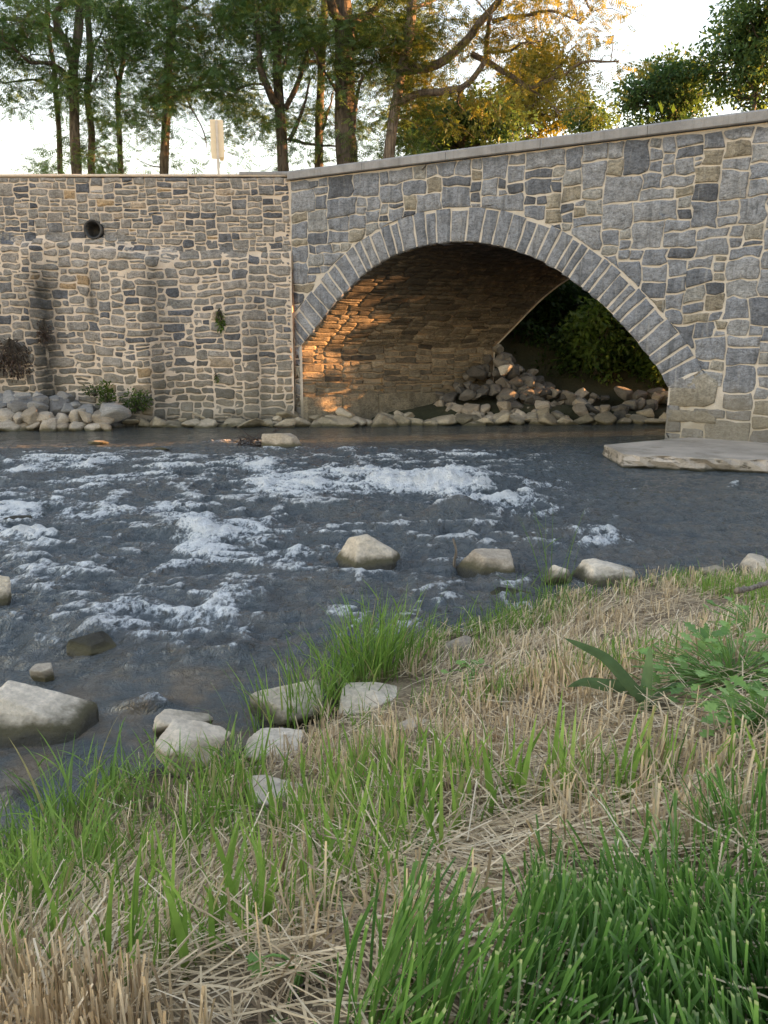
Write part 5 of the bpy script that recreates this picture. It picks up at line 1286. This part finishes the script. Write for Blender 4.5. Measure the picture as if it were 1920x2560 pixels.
# -- lobed broadleaf weeds at the right
M_weed = blade_mat('soft green weed leaf', [(0, (.13, .25, .065)), (.5, (.22, .38, .10)), (1, (.30, .46, .14))], trans=.35)
def lobed(r):
    a = np.linspace(0, 1, 15); V = [(0, 0, 0)]
    w = .36*np.sin(np.pi*np.clip(a, .04, 1)**.8)*(1+.38*np.sin(a*6.28*3.2)); 
    L = [(x, ww, .05*math.sin(x*3)-.12*x*x) for x, ww in zip(a, w)]; R = [(x, -ww, .05*math.sin(x*3)-.12*x*x) for x, ww in zip(a, w)]
    M = [(x, 0, -.03-.12*x*x) for x in a]; V = L+M+R; n = 15
    f = [(i, i+1, n+i+1, n+i) for i in range(n-1)]+[(n+i, n+i+1, 2*n+i+1, 2*n+i) for i in range(n-1)]
    return np.array(V), np.array(f)
LOB = lobed(rg)
def weed(px, py, z, n, size, spread, hgt, label, lm=M_weed):
    c = at_z(px, py, z); root = empty('broadleaf_weed', c, label, 'plant', 'broadleaf weeds on the bank'); st = MB(); lf = MB()
    for k in range(n):
        a = rg.uniform(0, 6.28); q = spread*math.sqrt(rg.random()); e = c+np.array([q*math.cos(a), q*math.sin(a), hgt*rg.uniform(.3, 1)*(1-.4*q/spread)])
        tube(st, smooth_path([c+rg.normal(size=3)*np.array([.02, .02, 0]), (c+e)/2+np.array([0, 0, .03]), e], 6), np.linspace(.003, .0016, 6), 5, cap=False, tint=.4, t=.5)
        d = np.array([[math.cos(a), math.sin(a), rg.uniform(-.1, .5)]])+rg.normal(size=(1, 3))*.35
        scatter(lf, *LOB, e[None], d, rg.uniform(-.5, .5, 1), np.array([rg.uniform(*size)]), np.array([rg.random()]))
    st.build('stem', lm, root); lf.build('foliage', lm, root)
weed(1830, 1740, .74, 170, (.025, .052), .28, .20, 'largest lobed-leaf weed patch, at the right edge beyond the mown grass')
weed(1700, 1790, .66, 40, (.03, .06), .14, .12, 'small weed beside the foot of the strap-leaf plant')
weed(1900, 1850, .86, 70, (.025, .05), .16, .14, 'weed at the right edge nearest the mown grass')
weed(1890, 1600, .62, 60, (.025, .05), .2, .16, 'weed at the right edge farthest from the mown grass')
weed(1010, 2160, .78, 5, (.025, .04), .06, .05, 'single small weed with few leaves in the middle of the straw')
weed(1180, 1700, .30, 14, (.03, .05), .12, .08, 'low weed among the stubble behind the broken stick')
weed(760, 2480, .93, 9, (.022, .038), .06, .06, 'weed seedling low in the foreground straw, left of centre')
# few broad young blades in front
fb_ = empty('young_shoots', at_z(1180, 2540, .98), 'bright broad-bladed young shoot in front of the mown grass at the bottom', 'grass')
for pts, wpx in [([(1190, 2560), (1215, 2480), (1245, 2420), (1243, 2370)], 44), ([(1190, 2570), (1235, 2520), (1290, 2530)], 36), ([(1185, 2570), (1170, 2500), (1160, 2450)], 26)]:
    mb = MB(); strap(mb, pts, .98, 1.0, wpx, .95); mb.build('leaf', M_green, fb_)
# -- sticks, dead leaf, driftwood
M_stick = bark_mat('weathered stick', (.10, .08, .06), (.30, .25, .20), (20, 20, 4), .6)
def stick(pts, z, rpx, label, name='stick', back=0.0, m=M_stick, zz=None):
    Q = np.array([at_z(x, y, zv) for (x, y), zv in zip(pts, zz if zz else [z]*len(pts))]); dep = Q[0, 1]*CT+(H-z)*ST
    mb = MB(); Q = smooth_path(Q, 16)+rg.normal(size=(16, 3))*.004; tube(mb, Q, np.linspace(1, .55, 16)*rpx*dep/F, 8, lump=.25, seed=int(rpx*100))
    return tag(mb.build(name, m), label, 'stick')
stick([(1080, 1950), (1110, 1900), (1145, 1850), (1165, 1832)], .42, 9, 'thick broken grey stick leaning up out of the straw')
stick([(1060, 1990), (1120, 1970), (1170, 1920), (1210, 1900)], .46, 6, 'forked grey stick behind the thick broken one')
stick([(1230, 1880), (1300, 1855), (1380, 1850), (1440, 1845)], .52, 6, 'long thin stick lying level right of the thick broken one')
stick([(640, 2210), (700, 2204), (780, 2190), (900, 2180), (960, 2176)], .72, 6, 'dark thin stick lying across the straw left of the seedling weed')
stick([(850, 2030), (900, 2012), (960, 1985), (1000, 1975)], .58, 6, 'pale dry stalk slanting across the straw above the dark thin stick', m=M_straw)
stick([(1640, 1960), (1750, 1940), (1850, 1915), (1930, 1890)], .86, 7, 'dark stick half buried in straw at the right edge')
stick([(1840, 1478), (1880, 1470), (1930, 1450)], .6, 8, 'crooked dark stick at the right edge by the water rocks')
stick([(690, 2555), (730, 2500), (765, 2460)], .95, 7, 'short grey stick at the bottom, left of centre')
dv1 = at_z(1135, 1430, 0)
mb = MB(); tube(mb, smooth_path([dv1+np.array([.02, 0, -.1]), dv1+np.array([0, 0, .08]), dv1+np.array([.015, 0, .17]), dv1+np.array([-.012, .01, .27])], 10), np.linspace(.016, .008, 10), 7, lump=.3)
tag(mb.build('stick', M_stick), 'upright dead stick in the stream touching the flat topped boulder', 'stick')
# driftwood twigs on the far boulder
c = at_z(640, 1118, .0); mb = MB()
for k in range(34):
    a = rg.uniform(-.5, .4); L_ = rg.uniform(.25, .65); b = c+np.array([rg.uniform(-.35, .25), rg.uniform(-.15, .1), rg.uniform(0, .12)])
    e = b+np.array([L_*rg.uniform(-.8, .9), rg.uniform(-.1, .1), L_*rg.uniform(.0, .55)])
    tube(mb, smooth_path([b, (b+e)/2+rg.normal(size=3)*.05, e], 6), np.linspace(.012, .004, 6), 5)
tag(mb.build('driftwood', bark_mat('dark driftwood', (.035, .025, .022), (.10, .075, .065))), 'tangle of dead twigs caught on the pale boulder below the wall', 'driftwood')
# dead leaf
c = at_z(1155, 2010, .70); a = np.linspace(0, 1, 9); w = .028*np.sin(np.pi*a)**.8; V = [(c[0]+(x-.5)*.085, c[1]+s*ww, c[2]+.03+.022*abs(s)+.012*math.sin(x*5)) for x, ww in zip(a, w) for s in (-1, 0, 1)]
mb = MB(); mb.add(V, [(3*i+j, 3*i+j+1, 3*i+j+4, 3*i+j+3) for i in range(8) for j in (0, 1)])
tag(mb.build('dead_leaf', plain_mat('dead leaf', (.24, .15, .115), .7, .25, 40)), 'curled reddish brown dead leaf lying on the straw', 'leaf')
# ================================================================== LIGHT, SKY, CAMERA
SUN_AZ = (1.0, .2); SUN_EL = 5.0
w = bpy.data.worlds.new('World'); scene.world = w; w.use_nodes = True
nt = w.node_tree; nt.nodes.clear()
sky = nt.nodes.new('ShaderNodeTexSky'); sky.sky_type = 'NISHITA'; sky.sun_disc = False
az = math.atan2(SUN_AZ[0], SUN_AZ[1])
sky.sun_elevation = math.radians(SKY_EL); sky.sun_rotation = az
sky.altitude = 100; sky.air_density = 1.0; sky.dust_density = .1; sky.ozone_density = 1.0
bg = nt.nodes.new('ShaderNodeBackground'); bg.inputs[1].default_value = SKY_S
wo = nt.nodes.new('ShaderNodeOutputWorld')
wb = nt.nodes.new('ShaderNodeMix'); wb.data_type = 'RGBA'; wb.blend_type = 'MULTIPLY'; wb.inputs[0].default_value = 1
wb.inputs[7].default_value = (1.22, .92, .82, 1)      # the photograph's white balance
nt.links.new(sky.outputs[0], wb.inputs[6]); nt.links.new(wb.outputs[2], bg.inputs[0]); nt.links.new(bg.outputs[0], wo.inputs[0])
sd = bpy.data.lights.new('Sun', 'SUN'); sd.energy = SUN_E; sd.angle = math.radians(.5); sd.color = (1.0, .46, .16)
so = bpy.data.objects.new('Sun', sd); COL.objects.link(so)
dv = Vector((SUN_AZ[0], SUN_AZ[1], 0)).normalized()*math.cos(math.radians(SUN_EL)); dv.z = math.sin(math.radians(SUN_EL))
so.rotation_euler = dv.to_track_quat('Z', 'Y').to_euler(); so.location = (20, 10, 30)
cd = bpy.data.cameras.new('Camera'); cam = bpy.data.objects.new('Camera', cd); COL.objects.link(cam)
cam.location = (0, 0, H); cam.rotation_euler = (math.radians(90)-TH, 0, 0)
cd.sensor_fit = 'VERTICAL'; cd.angle_y = 2*math.atan(1280/F); cd.clip_start = .03; cd.clip_end = 2000
scene.camera = cam
vs_ = scene.view_settings; vs_.view_transform = 'Standard'; vs_.look = 'None'; vs_.exposure = EXPO; vs_.gamma = 1
scene.cycles.max_bounces = 8; scene.cycles.diffuse_bounces = 4; scene.cycles.transparent_max_bounces = 8
